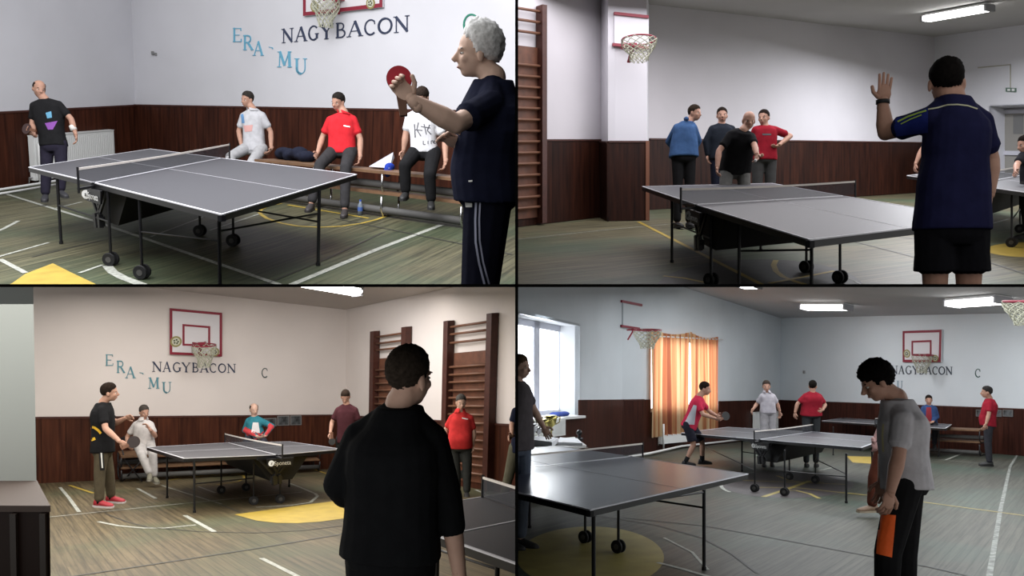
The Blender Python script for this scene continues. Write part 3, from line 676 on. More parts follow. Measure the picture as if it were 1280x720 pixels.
def lamp(R, px, hc, label, w=.22):
    """ceiling fluorescent: two picture ends on the plane at height hc"""
    a, b = [R.fl(u, v, hc) for u, v in px]; e = (b-a).normalized(); x = e.cross(R.V).normalized()*w/2; V = R.V
    t = thing('ceiling_lamp', (a+b)/2, label, 'ceiling lamp', 'ceiling lamps')
    obj('housing', MB().hexa([a-x+V*.09, b-x+V*.09, b+x+V*.09, a+x+V*.09], [a-x*1.1+V*.05, b-x*1.1+V*.05, b+x*1.1+V*.05, a+x*1.1+V*.05]), WHITE_PAINT, t)
    for s in (-.5, .5): obj('tube', MB().tube([a+x*s, b+x*s], .055, 12), GLOW, t, True)
    for p in (a, b): obj('end_cap', MB().bar(p-x*1.05, p+x*1.05, .05, .12, V), mat('lamp_cap', (.3, .3, .32), .4), t)
    l = area('lamp_light', (a+b)/2-V*.12, ((b-a).length, .3), LAMP_W, (.93, .95, 1)); l.parent = t; l.location -= t.location
    return t
def wall_bars(R, W, x_l, x_r, top_l, top_r, rungs, board, label, bottom=0.0, pw=.11, post_l=True):
    """x_l/x_r picture columns of the two posts' centres; rungs: picture heights at x_r"""
    hit = lambda u, v: W.hit(u, v, .1)
    al, hl = hit(x_l, top_l); ar, hr_ = hit(x_r, top_r)
    t = thing('wall_bars', W.pt((al+ar)/2, bottom, .1), label, 'wall bars', 'wall bars')
    for a, h in ((al, hl), (ar, hr_)): obj('post', W.rect(MB(), a-pw/2, a+pw/2, bottom, h, .02, .16), BARWOOD, t)
    for v in rungs:
        a, h = hit(x_r, v); obj('rung', MB().tube([W.pt(al, h, .1), W.pt(ar, h, .1)], .022, 8), RUNG, t, True)
    if board:
        a, h = hit(x_r, board); m = MB(); W.rect(m, al+pw*.9, ar-pw/2, bottom+.1, h, .03, .05); obj('back_board', m, mat('bar_backing', (.11, .04, .02), .6, noise_amt=.25, noise_scale=7), t)
    return t
def radiator(R, W, px, label, out=(.06, .16)):
    q = [W.hit(u, v, out[1]) for u, v in px]; a0, a1 = sorted((q[0][0], q[1][0])); h1 = q[0][1]; h0 = q[2][1]; h0 = max(.08, h0)
    t = thing('radiator', W.pt((a0+a1)/2, h0, .1), label, 'radiator', 'radiators')
    obj('panel', W.rect(MB(), a0, a1, h0, h1, out[0], out[1]), WHITE_PAINT, t)
    m = MB(); k = a0+.04
    while k < a1-.03: m.bar(W.pt(k, h0+.04, out[1]), W.pt(k, h1-.04, out[1]), .012, .01, W.N); k += .05
    obj('fins', m, mat('radiator_fins', (.70, .71, .70), .4), t)
    obj('top_grille', W.rect(MB(), a0, a1, h1, h1+.015, out[0]-.01, out[1]+.01), WHITE_PAINT, t)
    obj('valve', MB().tube([W.pt(a0, h0+.05, .1), W.pt(a0-.08, h0+.05, .1), W.pt(a0-.08, h0-.03, .1)], .015, 8), CHROME, t)
    return t
def pipe(R, pts, r, label, m=None):
    return tag(obj('heating_pipe', MB().tube(pts, r, 8), m or WHITE_PAINT, smooth=True), label, 'pipe', 'heating pipes')
def bench(R, a, b, hs, label, width=.3, back=1, tubes=True, legs=((0, 1), (1, 1)), mats=None):
    """gym bench from floor point a to b (front edge); back: direction to the wall"""
    V = R.V; e = (b-a).normalized(); x = e.cross(V).normalized()
    if x.y < 0: x = -x
    x *= width; t = thing('gym_bench', a, label, 'bench', 'benches')
    def board(nm, h, k0, k1, th=.035, m=BENCHWOOD): obj(nm, MB().hexa([a+V*h+x*k0, b+V*h+x*k0, b+V*h+x*k1, a+V*h+x*k1], [a+V*(h-th)+x*k0, b+V*(h-th)+x*k0, b+V*(h-th)+x*k1, a+V*(h-th)+x*k1]), m, t)
    board('seat', hs, 0, 1); board('shelf', hs*.55, .1, .9)
    if tubes:
        for h, k in ((hs*.68, .5), (.09, .2)): obj('grey_roll', MB().tube([a+V*h+x*k, b+V*h+x*k], .05, 12), GREYPAD, t, True)
    n = max(2, int((b-a).length/1.2)+1)
    for k in range(n):
        p = a+(b-a)*(k/(n-1))
        lb = MB()
        lb.tube([p+V*(hs-.03)+x*.05, p+V*hs*.62+x*.05, p+V*hs*.5+x*.2, p+V*hs*.5+x*.8, p+V*(hs*.62)+x*.95, p+V*(hs-.03)+x*.95], .016, 8)
        lb.tube([p+V*hs*.45+x*.05, p+V*.1+x*.05, p+V*.02+x*.15, p+V*.02+x*.85, p+V*.1+x*.95, p+V*hs*.45+x*.95], .016, 8)
        obj('leg_frame', lb, mats or CHROME, t, True)
    return t
def picture(R, W, px, label, m):
    q = [W.hit(u, v, .05) for u, v in px]; t = thing('picture_frame', W.pt(*q[0], .04), label, 'picture', 'framed pictures on the wainscot')
    obj('frame', MB().hexa([W.pt(a, h, .055) for a, h in q], [W.pt(a, h, .035) for a, h in q]), mat('frame_grey', (.16, .16, .16), .5), t)
    c = (sum(a for a, h in q)/4, sum(h for a, h in q)/4); k = .84; q2 = [(c[0]+(a-c[0])*k, c[1]+(h-c[1])*k) for a, h in q]
    obj('photograph', MB().hexa([W.pt(a, h, .058) for a, h in q2], [W.pt(a, h, .05) for a, h in q2]), m, t)
    return t
# ================================================================ upper-left room
CUR[0] = 'TL'
R = Room('TL', 108, 1.65, (324, 4300), 'upper-left room')
PLASTER_TL = mat('plaster_grey_white', (.60, .60, .635), .85, noise_amt=.04, noise_scale=.8)
WOOD_TL = wood_panel('wainscot_wood_dark', (.026, .008, .005), (.070, .021, .011), .42)
FLOOR_TL = floor_mat('floor_green_boards', (.034, .034, .020), (.120, .112, .066), (.045, .072, .042), .42)
WL = Wall(R, (-120, 253.8), (172, 210)); WB = Wall(R, (172, 210), (760, 257.2))
def upper(W, nm, m, h0, h1=5.6, extra=0):
    return obj(nm, W.rect(MB(), 0, W.L+extra, h0, h1, -.12, 0), m, kind='structure')
def wainscot(W, nm, m, h, extra=0, capm=None):
    ob = obj(nm, W.rect(MB(), 0, W.L+extra, 0, h, 0, .03), m, kind='structure')
    hh = h if isinstance(h, tuple) else (h, h)
    c = MB(); c.hexa([W.pt(0, hh[0]-.03, .045), W.pt(W.L+extra, hh[1]-.03, .045), W.pt(W.L+extra, hh[1], .045), W.pt(0, hh[0], .045)], [W.pt(0, hh[0]-.03, 0), W.pt(W.L+extra, hh[1]-.03, 0), W.pt(W.L+extra, hh[1], 0), W.pt(0, hh[0], 0)])
    obj('cap_rail', c, capm or BARWOOD, ob); return ob
def hline(W, p0, p1):                          # heights at the wall's ends of a line through two picture points
    (a0, h0), (a1, h1) = W.hit(*p0), W.hit(*p1); k = (h1-h0)/(a1-a0); return (h0-k*a0, h0+k*(W.L-a0))
upper(WL, 'wall_left', PLASTER_TL, 0); upper(WB, 'wall_back', PLASTER_TL, 0)
wainscot(WL, 'trim_1', WOOD_TL, hline(WL, (5, 139), (172, 130.5))); wainscot(WB, 'trim_2', WOOD_TL, hline(WB, (175, 130.5), (550, 137)))
fl = build_floor(R, [(-120, 253.8), (172, 210), (760, 257.2), (900, 420), (-300, 420)], FLOOR_TL, ((371, 353), (552, 281)))
def mark(fl, m, *defs):
    for pts, w in defs: obj('painted_line', floor_strip(R, MB(), pts, w), m, fl)
mark(fl, LINE_W, ([(8, 242.5), (120, 277), (350, 356), (400, 373)], .055), ([(340, 366), (371, 353), (470, 312), (552, 281)], .075), ([(188, 296), (262, 268), (300, 256)], .03),
     ([(262, 288), (325, 267)], .04), ([(187, 268), (225, 258)], .04), ([(-40, 333), (4, 319), (61, 303)], .04), ([(-6, 290), (4, 286), (23, 276)], .05), ([(99, 341), (128, 331)], .04),
     ([(134, 332), (141, 340), (154, 347), (178, 356), (200, 364)], .085), ([(0, 324), (32, 341)], .05), ([(66, 261), (102, 252.5)], .04))
mark(fl, LINE_Y, ([(352, 254), (336, 257.5), (326, 262), (325, 267), (333, 272.5), (350, 278.5), (372, 282.5), (400, 284), (428, 282.5), (452, 279), (470, 274.5), (483, 270)], .05), ([(360, 256), (461, 272.6)], .05))
obj('painted_patch', floor_poly(R, MB(), [(-30, 372), (15, 354), (32, 342), (66, 329), (88, 340), (125, 357.5), (170, 378)]), LINE_Y, fl)
mark(fl, LINE_D, ([(419, 273), (573, 304), (640, 318)], .03), ([(40, 321), (180, 288), (330, 250)], .025), ([(330, 356), (420, 318), (480, 290)], .025))
pipe(R, [R.fl(-60, 246, .05), R.fl(4, 236.5, .05), R.fl(71, 226, .05), R.fl(160, 211.5, .05)], .022, 'upper white heating pipe along the foot of the left wainscot, upper-left room')
pipe(R, [R.fl(-60, 251, .03), R.fl(4, 241.5, .03), R.fl(71, 230.5, .03)], .018, 'lower white heating pipe nearest the floor, left wall, upper-left room')
radiator(R, WL, [(41, 171), (142, 160), (142, 219), (41, 224)], 'white panel radiator behind the balding man in the upper-left room')
a, h = WL.hit(35, 176); a2, h2 = WL.hit(38, 232)
pipe(R, [WL.pt(a+.25, h+.02, .2), WL.pt(a+.05, h, .2), WL.pt(a, h-.05, .2), WL.pt(a2, h2, .2)], .02, 'white riser pipe beside the radiator, left of the balding man')
outer = [(379, 20), (478, 9), (478, -90), (379, -76)]
backboard(R, WB, outer, [(404, 1), (454, -4), (454, -48), (404, -42)], (408, -3), .22, .46, 'basketball backboard with red border and pale net cut by the top of the upper-left room', [(463, 4, .09), (393, 8, .09)])
era_mu(WB, [('E', 290.5, 303, 35, 52.5), ('R', 303.5, 317, 44, 62.5), ('A', 316.5, 330, 52, 69.5), ('-', 336, 342, 58, 62), ('M', 347, 365, 64.5, 84), ('U', 368, 385, 73, 92.5)], BLUE_L, R)
nagybacon(WB, [(352.5, 367.5), (368.5, 384.5), (384.5, 399.5), (400, 417), (419, 434.5), (434, 454), (454, 471.5), (471.5, 492), (492.5, 512.5)], ((352, 36.5), (512, 19)), ((352, 54), (512, 39.5)), DARK_L, R)
letter(WB, 'C', [(577, 43), (599, 41), (599, 16.5), (577, 18.5)], GREEN_L, 'green letter C on the white wall above the white-haired man, upper-left room', 'single letters C')
a, h = WB.hit(194, 66.5); tag(obj('wall_hook', MB().bar(WB.pt(a-.04, h, .0), WB.pt(a-.04, h, .05), .03, .07).bar(WB.pt(a+.04, h-.02, .0), WB.pt(a+.04, h-.02, .04), .03, .05), mat('grey_iron', (.2, .2, .2), .5)), 'small grey hook on the bare wall near the corner, upper-left room', 'hook')
# bench along the back wall
bA = R.fl(318, 249); bB = R.fl(574, 286.5)
bench(R, bA, bB, .60, 'long wooden gym bench with grey rolls under the seated men, upper-left room', .34)
# table
tt_table(R, (35, 209), (188, 186), (447, 218), (277, 268.5), 'grey table tennis table in the upper-left room with the white-haired man at its near end', ((117, 228.5), (277, 197.5)),
         legs=[(76.5, 305), (275, 363), (397.5, 332), (186, 268)], wheels=[(139, 332), (178, 348.5), (250, 295), (291.5, 307.5)], bars=[(0, 4, .42), (5, 1, .42), (3, 6, .42), (7, 2, .42), (1, 2, .5)])
# people
man1 = person(R, 11.4, 'balding man in black printed T-shirt standing at the far left end of the upper-left table', (48.8, 110.5, 15, 5, -8), dict(n=(56, 124), s1=(40.5, 131), s2=(75, 129.5), e1=(40.5, 155), w1=(42, 168, -.2), g1=(37, 164, -.25), e2=(89, 149), w2=(94.5, 168), g2=(96.5, 180),
       h1=(59, 181), h2=(75, 180), k1=(58, 212), k2=(77, 210), a1=(56.5, 243), a2=(76, 238), t1=(55, 252.5, -.15), t2=(83, 245, -.1)), (.012, .012, .013), (.02, .018, .03), (.05, .035, .03), 'bald', SKIN, bulk=1.05, legs='px', shoes=(.03, .03, .035), shirt_low=-.05)
decal(R, [man1[2]], man1[2], 'print', mat('print_purple', (.20, .06, .30), .8), polys=[[(56, 154), (72, 151), (66, 162), (60, 162)]]); decal(R, [man1[2]], man1[2], 'print', mat('print_blue', (.10, .28, .42), .8), polys=[[(57, 141), (64, 139), (65, 147), (59, 148)]])
obj('wristband', MB().tube([R.at(90, 157, 11.4), R.at(92.5, 163, 11.4)], .045, 12), mat('white_terry', (.6, .58, .55), .9), man1[0], True)
paddle(R, R.at(33.5, 161, 11.1), Vector((-.3, -1, .1)), Vector((-.8, 0, .2)), 'dark bat held low by the balding man at the far left', face=(.04, .02, .02))
man2 = person(R, 12.5, 'man in white polo seated at the left end of the bench, upper-left room', (309.5, 124, -50, 5, 0), dict(n=(316, 136.5), s1=(303, 144), s2=(329, 143), e1=(298.5, 164, .05), w1=(302, 183, -.05), g1=(303, 192, -.1), e2=(338.5, 165, .05), w2=(339, 186, -.1), g2=(333, 196, -.2),
       h1=(309, 185), h2=(327, 186), k1=(288, 196, -.45), k2=(315, 203, -.5), a1=(290, 236, -.5), a2=(317, 243, -.55), t1=(284, 243, -.6), t2=(310, 249, -.7)), (.42, .42, .44), (.36, .36, .37), (.055, .048, .042), 'short', SKIN, legs='px', collar=True, body_yaw=-25, shoes=(.2, .2, .2))
decal(R, [man2[2]], man2[2], 'print', mat('print_pale_blue', (.10, .22, .40), .8), strips=[([(301, 136), (303, 146), (304, 154)], 3.5)]); decal(R, [man2[2]], man2[2], 'print', mat('print_pale_red', (.5, .28, .26), .8), polys=[[(304, 157), (316, 156), (315, 164), (306, 165)]])
man3 = person(R, 10.9, 'man in red polo seated in the middle of the bench, upper-left room', (423, 127, -40, 12, 0), dict(n=(430, 141), s1=(411, 149), s2=(443, 148), e1=(403, 172, .05), w1=(397, 191, -.15), g1=(391.5, 200, -.25), e2=(450.5, 174, .0), w2=(450, 197, -.15), g2=(447, 209, -.2),
       h1=(417, 189), h2=(438, 189), k1=(400, 206, -.42), k2=(432, 209, -.45), a1=(389, 255, -.5), a2=(431, 262, -.5), t1=(383, 265.5, -.7), t2=(428.5, 273, -.7)), (.50, .022, .03), (.035, .034, .036), (.035, .03, .027), 'short', SKIN, bulk=1.12, legs='px', collar=True, body_yaw=-20, shoes=(.035, .03, .03))
decal(R, [man3[2]], man3[2], 'chest_print', WHITE_PAINT, strips=[([(429.5, 157), (437.5, 158.5)], 1.6)])
man4 = person(R, 9.9, 'person in white printed T-shirt and black trousers seated behind the raised bat arm, upper-left room', (527.5, 121, -25, 15, 0), dict(n=(527, 136), s1=(510, 145), s2=(545, 147), e1=(507, 169), w1=(504.5, 188), g1=(502, 199), e2=(556.5, 175), w2=(557, 203, -.15), g2=(552, 217, -.2),
       h1=(519, 191), h2=(542, 191), k1=(506, 207, -.42), k2=(537, 219, -.42), a1=(507, 240, -.35), a2=(539, 251, -.35), t1=(501, 250, -.6), t2=(539, 261, -.6)), (.55, .55, .57), (.012, .012, .012), (.05, .035, .028), 'long', SKIN, bulk=1.0, legs='px', body_yaw=-15, shoes=(.015, .015, .015), shirt_low=-.02)
ink = mat('print_ink', (.08, .08, .09), .8)
decal(R, [man4[2]], man4[2], 'print', ink, strips=[([(518, 155), (519, 172)], 1.4), ([(523, 153), (521, 162), (526, 170)], 1.2), ([(530, 155), (533, 168)], 1.2), ([(537, 156), (534, 163), (539, 168)], 1.2), ([(529, 176), (529, 180.5), (532, 180.5)], 1), ([(535, 176), (535, 180)], 1), ([(539, 180), (539, 176), (542, 176)], 1), ([(544, 175.5), (541, 178), (546, 180)], 1), ([(518, 162), (528, 163)], 1), ([(526, 158), (538, 160)], 1)])
man5 = person(R, 3.9, 'white-haired man in navy T-shirt and striped trousers raising a red bat', (597, 65, -84, 3, 0), dict(n=(617, 96), s1=(613, 126, -.17), s2=(612, 122, .19), e1=(570, 155, -.36), w1=(516, 126, -.45), g1=(503, 112, -.46), e2=(588, 192, .14), w2=(575, 182, -.05), g2=(562, 173, -.1),
       h1=(611, 238, -.09), h2=(611, 236, .10)), (.010, .012, .028), (.010, .011, .022), (.9, .9, .88), 'recede', SKIN_LIGHT, bulk=1.30, belly=.03, hvol=1.9, shirt_low=-.12, hand_curl=(1.1, .5), thumbs=(1, 1), hs=1.0, body_yaw=-88, armscale=1.12, legscale=1.25, palm=(Vector((0, -1, .2)), None))
decal(R, [man5[3]], man5[3], 'trouser_stripe', mat('stripe_pale_blue', (.42, .44, .58), .8), strips=[([(595.5, 244), (594, 275), (594.5, 303), (599, 330), (605, 353), (608, 365)], 2.6), ([(600.5, 244), (599, 275), (599.5, 300), (604, 328), (610.5, 352), (614, 365)], 2.2)])
decal(R, [man5[2], man5[3]], man5[2], 'small_logo', WHITE_PAINT, strips=[([(585.5, 226.5), (590.5, 226)], 2)]); decal(R, [man5[3]], man5[3], 'small_logo', WHITE_PAINT, polys=[[(581, 253), (590, 254), (590, 259), (582, 259)]])
paddle(R, R.at(499, 98.5, 3.45), Vector((.15, -1, .1)), Vector((-.12, 0, 1)), 'red bat raised by the white-haired man, upper-left room', r=.055, face=(.40, .015, .03))
# things on and under the bench
seat = lambda u, v, k=.62: R.fl(u, v, k)
j = MB()
for k in range(7): j.ell(seat(354+k*5, 196+k*.55)+R.V*(.05+.03*math.sin(k*2)), Vector((.13, 0, .01)), Vector((0, .16, 0)), Vector((0, 0, .075+.02*math.cos(k*3))), 12, 8)
tag(obj('jacket', None, cloth((.015, .017, .03)), None, True, mesh=remesh(j, .02)), 'dark jacket crumpled on the bench between the white and red polo men', 'jacket')
p = [seat(461, 208), seat(487, 210), R.at(493, 197, seat(490, 200).y), R.at(491.5, 190, seat(490, 200).y)]
tag(obj('paper_sheet', MB().hexa(p, [q+Vector((0, .004, -.004)) for q in p]), mat('white_paper', (.62, .62, .68), .8)), 'white paper sheet leaning on the bench beside the blue bag', 'paper')
bg = MB(); c0 = seat(487, 209); bg.ell(c0+R.V*.0, Vector((.07, 0, 0)), Vector((0, .07, 0)), R.V*.06, 12, 8); bg.ell(c0-R.V*.05+Vector((-.01, -.05, 0)), Vector((.06, 0, .01)), Vector((0, .05, 0)), R.V*.09, 12, 8)
tag(obj('blue_bag', None, cloth((.02, .045, .30)), None, True, mesh=remesh(bg, .012)), 'small bright blue bag hanging over the bench edge', 'bag')
bo = R.fl(450, 269); bt = thing('water_bottle', bo, 'small clear water bottle standing on the floor beside the red polo man', 'bottle')
obj('bottle_body', MB().tube([bo, bo+R.V*.13, bo+R.V*.16, bo+R.V*.185], [.034, .034, .02, .014], 14), mat('clear_plastic', (.25, .30, .36), .15, alpha=.6), bt, True)
obj('bottle_cap', MB().tube([bo+R.V*.185, bo+R.V*.205], .015, 12), mat('cap_blue', (.05, .1, .4), .4), bt); obj('bottle_label', MB().tube([bo+R.V*.06, bo+R.V*.11], .0352, 14), mat('label_blue', (.06, .12, .35), .5), bt)
# ================================================================ upper-right room
CUR[0] = 'TR'
R = Room('TR', 170, 1.42, None, 'upper-right room')
PLASTER_TR = mat('plaster_lilac_white', (.60, .58, .61), .85, noise_amt=.04, noise_scale=.8)
CEIL = mat('ceiling_plaster', (.50, .49, .49), .9, noise_amt=.05, noise_scale=.6)
WOOD_TR = wood_panel('wainscot_wood_red', (.013, .0045, .003), (.042, .013, .007), .45)
FLOOR_TR = floor_mat('floor_worn_boards', (.055, .050, .028), (.150, .134, .080), (.06, .105, .065), .40)
W1 = Wall(R, (560, 294), (751, 271.5)); W2 = Wall(R, (760, 276.5), (808.5, 275.5)); W3 = Wall(R, W2.B, R.fl(811, 262.5)); WB = Wall(R, R.fl(811, 262.5), R.fl(1168, 239.6)); WR = Wall(R, R.fl(1168, 239.6), R.fl(1420, 259))
hc = WB.hit(1168, 46)[1]
hw = hline(WB, (991, 175.6), (1147, 177.8))
upper(W1, 'wall_left', PLASTER_TR, 0); wainscot(W1, 'trim_1', WOOD_TR, hline(W1, (682, 174.4), (745, 174.4)))
W12 = Wall(R, W1.B, W2.A); colm = mat('plaster_column', (.64, .63, .67), .85)
upper(W12, 'wall_column_side', colm, 0); upper(W2, 'wall_column', colm, 0); upper(W3, 'wall_column_return', colm, 0)
wainscot(W2, 'trim_2', WOOD_TR, hline(W2, (757, 176.5), (805, 176.5)), .03); wainscot(W12, 'trim_3', WOOD_TR, hline(W2, (757, 176.5), (805, 176.5))[0], .06)
tag(obj('corner_batten', W2.rect(MB(), W2.L-.035, W2.L+.03, 0, 1.33, .03, .05), mat('batten_light', (.16, .06, .03), .5)), 'reddish wooden corner batten at the right edge of the column wainscot, upper-right room', 'batten')
upper(WB, 'wall_back', PLASTER_TR, 0); wainscot(WB, 'trim_4', WOOD_TR, hw)
# right wall with the door recess
da, dh = WR.hit(1237, 133); m = MB(); WR.rect(m, 0, da, 0, 5.2, -.12, 0); WR.rect(m, da, WR.L, dh, 5.2, -.12, 0); obj('wall_right', m, mat('plaster_right', (.66, .66, .70), .85), kind='structure')
wainscot(Wall(R, WR.A, WR.pt(da*.98, 0)), 'trim_5', WOOD_TR, hw[1])
m = MB(); WR.rect(m, da, WR.L, -.05, dh, -.62, -.58); obj('wall_door_recess', m, PLASTER_TR, kind='structure')
m = MB(); m.hexa([WR.pt(da, 0, 0), WR.pt(da, dh, 0), WR.pt(da, dh, -.6), WR.pt(da, 0, -.6)], [WR.pt(da-.02, 0, 0), WR.pt(da-.02, dh, 0), WR.pt(da-.02, dh, -.6), WR.pt(da-.02, 0, -.6)]); m.hexa([WR.pt(da, dh, 0), WR.pt(WR.L, dh, 0), WR.pt(WR.L, dh, -.6), WR.pt(da, dh, -.6)], [WR.pt(da, dh+.03, 0), WR.pt(WR.L, dh+.03, 0), WR.pt(WR.L, dh+.03, -.6), WR.pt(da, dh+.03, -.6)])
obj('trim_6', m, mat('door_reveal', (.66, .66, .72), .7), kind='structure')
d0 = WR.hit(1250, 140, -.5)[0]; dr = obj('door_1', WR.rect(MB(), d0, d0+1.9, 0.02, dh-.05, -.56, -.50), mat('door_grey_glass', (.26, .25, .23), .35), kind='structure')
m = MB(); [WR.rect(m, d0+o, d0+o+.09, .02, dh-.05, -.5, -.46) for o in (0, .85, 1.0, 1.81)]; WR.rect(m, d0, d0+1.9, dh-.14, dh-.05, -.5, -.46); WR.rect(m, d0, d0+1.9, 1.0, 1.1, -.5, -.46); obj('door_frame', m, mat('door_pale_frame', (.5, .5, .56), .5), dr)
obj('door_notice', WR.rect(MB(), d0+.35, d0+.6, 1.5, 1.95, -.5, -.49), mat('notice_grey', (.16, .16, .16), .6), dr)
ct = [W1.pt(0, hc), W1.pt(W1.L, hc), W2.pt(0, hc), W2.pt(W2.L, hc), WB.pt(0, hc), WB.pt(WB.L, hc), WR.pt(WR.L, hc)]
obj('ceiling', MB().face(ct + [R.fl(1900, -700, hc), R.fl(200, -700, hc)]), CEIL, kind='structure')
fl = build_floor(R, [(560, 294), (751, 271.5), (808, 268), (811, 262.5), (1168, 239.6), (1420, 259), (1750, 430), (500, 430)], FLOOR_TR, ((648, 320), (1000, 290)))
mark(fl, LINE_Y, ([(798, 277), (951, 355), (990, 374)], .06))
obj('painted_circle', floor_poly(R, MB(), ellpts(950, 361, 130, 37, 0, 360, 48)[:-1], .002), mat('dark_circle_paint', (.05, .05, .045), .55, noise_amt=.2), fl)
mark(fl, LINE_Y, ([(829, 344.8), (855, 347.5), (884, 353.5), (910, 361)], .05), ([(970, 325), (967, 331), (970, 339), (979, 346), (995, 352), (1012, 357)], .06), ([(962, 354), (1010, 345), (1043, 338.5)], .05))
mark(fl, LINE_W, ([(600, 303), (648, 299), (750, 288), (859, 278)], .02), ([(1230, 282), (1261, 273.6)], .05), ([(1060, 347), (1078, 356)], .02))
mark(fl, LINE_D, ([(1060, 300), (1131, 318), (1180, 332)], .025), ([(1090, 290), (1150, 300), (1290, 345)], .025))
obj('painted_patch', floor_poly(R, MB(), ellpts(1292, 312, 60, 9.5, 0, 360, 40)[:-1], .002), LINE_Y, fl)
lamp(R, [(1157, 24), (1237, 10)], hc-.12, 'bright fluorescent ceiling lamp in the upper-right room')
tag(obj('exit_sign', MB().hexa([WR.pt(*WR.hit(u, v, .03), .03) for u, v in ((1257, 109.5), (1269.5, 110), (1269.5, 115), (1257, 114.5))], [WR.pt(*WR.hit(u, v, .03), 0) for u, v in ((1257, 109.5), (1269.5, 110), (1269.5, 115), (1257, 114.5))]), mat('sign_green', (.10, .17, .13), .5)), 'small dark green exit sign above the door, upper-right room', 'sign')
q = [WR.hit(u, v, .04) for u, v in ((1259, 111), (1262.5, 111), (1262.5, 113.6), (1259, 113.6))]; sgn = C.objects['exit_sign']
obj('running_figure', MB().hexa([WR.pt(*z, .036) for z in q], [WR.pt(*z, .03) for z in q]), WHITE_PAINT, sgn); q = [WR.hit(u, v, .04) for u, v in ((1264.5, 110.8), (1267.8, 110.8), (1267.8, 113.8), (1264.5, 113.8))]; obj('door_symbol', MB().hexa([WR.pt(*z, .036) for z in q], [WR.pt(*z, .03) for z in q]), WHITE_PAINT, sgn)
tag(obj('cable', MB().tube([WR.pt(*WR.hit(u, v), .015) for u, v in ((1223, 84.7), (1263.6, 80.8), (1263.6, 110))], .012, 6), mat('cable_beige', (.42, .40, .32), .6)), 'thin beige surface cable running to the exit sign', 'cable')
wall_bars(R, W1, 628, 677.5, 4, 7, [15, 28.6, 42.5, 83, 96.7, 110, 122.8, 136, 150, 164, 177, 190.6, 204, 218, 231, 245, 258], 59, 'tall brown wall bars at the left edge of the upper-right room', bottom=.02)
# narrow board with hoop on the column
q = [W2.hit(u, v, .05) for u, v in ((768, 55), (811, 59), (811, 19), (768, 15))]; t = thing('basketball_backboard', W2.pt(*q[0], .03), 'edge-on backboard with two red bars and a hoop on the column, upper-right room', 'basketball hoop', 'basketball hoops')
obj('board', MB().hexa([W2.pt(a, h, .05) for a, h in q], [W2.pt(a, h, .01) for a, h in q]), colm, t)
for pp in (((768, 14.5), (811, 19), (811, 22.5), (768, 18)), ((766, 53.5), (811, 57.5), (811, 61), (766, 57))): m = MB(); W2.quad(m, pp, .04, .09); obj('red_bar', m, RED, t)
c = R.at(798.5, 49.8, W2.A.y-.55); hoop_at(R, t, c, .27, .34, W2.N, .5)
tt_table(R, (802, 233), (965, 229), (1235, 274), (1012, 300), 'grey table tennis table in the middle of the upper-right room, corner towards the camera', ((869.5, 256), (1055.5, 245)),
         legs=[(840, 328.5), (1014.5, 372), (1180, 340), (951, 314)], wheels=[(889, 358), (924, 374), (1008, 341), (1050, 354.5)], bars=[(0, 4, .45), (5, 1, .42), (3, 6, .42), (7, 2, .47)])
tt_table(R, (1133, 219.5), (1200, 210.5), (1400, 230), (1345, 249.5), 'second grey table tennis table behind the man in navy, right edge of the upper-right room', legs=[(1160, 268), (1340, 318), (1390, 300)], wheels=[(1264.7, 309), (1312, 318), (1275, 291), (1305, 288)], bars=[(3, 5, .35)], logo=False)
P6 = person(R, 12.3, 'man in blue hoodie, leftmost of the four by the back wall, upper-right room', (868, 141, 65, 8, 0), dict(n=(861, 152), s1=(845, 158, .1), s2=(868, 158, -.05), e1=(836, 177, .25), w1=(846, 190, .3), g1=(853, 193, .3), e2=(873, 176, .1), w2=(866, 190, .2), g2=(860, 193, .25), h1=(847, 196), h2=(862, 196)),
       (.045, .095, .21), (.012, .012, .014), (.05, .035, .025), 'short', SKIN, bulk=1.2, sleeve='long', body_yaw=25, hood=True, shirt_loose=.02, shirt_low=-.02)
P7 = person(R, 12.5, 'bearded man in dark sweater standing between the blue hoodie and the bald man', (902.5, 144, 5, 3, 0), dict(n=(902, 155), s1=(889, 160), s2=(916, 160), e1=(882.5, 177), w1=(884.5, 194), g1=(885, 203), e2=(920, 178), w2=(917, 195), g2=(915, 203), h1=(895, 196), h2=(909, 196)),
       (.016, .020, .028), (.014, .016, .028), (.03, .022, .018), 'short', SKIN, bulk=1.1, sleeve='long', beard=(.05, .035, .03))
P8 = person(R, 10.7, 'bald man in black T-shirt bending forward at the far end of the upper-right table', (936, 150, 12, 18, -4), dict(n=(929, 163, -.02), s1=(912, 167), s2=(941, 170, .05), e1=(898.5, 189, -.05), w1=(896.5, 209, -.15), g1=(896, 219, -.2), e2=(943.5, 183, -.15), w2=(946, 193, -.35), g2=(945.5, 201, -.4), h1=(909, 212, .3), h2=(929, 212, .3),
       k1=(905, 246, .05), k2=(931, 246, .1), a1=(903, 290, .2), a2=(933, 290, .25), t1=(903, 300, .0), t2=(935, 299, .05)), (.010, .010, .011), (.10, .10, .095), None, 'none', SKIN, bulk=1.15, legs='px', body_yaw=8, shirt_loose=.018, shirt_low=-.02)
P9 = person(R, 12.2, 'dark-haired man in red T-shirt with hand on hip, rightmost by the back wall, upper-right room', (954.8, 147, -20, 3, 0), dict(n=(956, 157.5), s1=(943, 161), s2=(970, 161), e1=(938, 179, .1), w1=(944, 191, -.1), g1=(948, 194, -.15), e2=(988, 170, .1), w2=(974, 181, -.1), g2=(968, 184, -.15), h1=(947, 197), h2=(963, 197)),
       (.23, .012, .022), (.05, .05, .05), (.03, .02, .016), 'short', SKIN, bulk=1.12, body_yaw=-5)
decal(R, [P9[2]], P9[2], 'chest_print', ink, strips=[([(953, 168), (964, 168)], 2)])
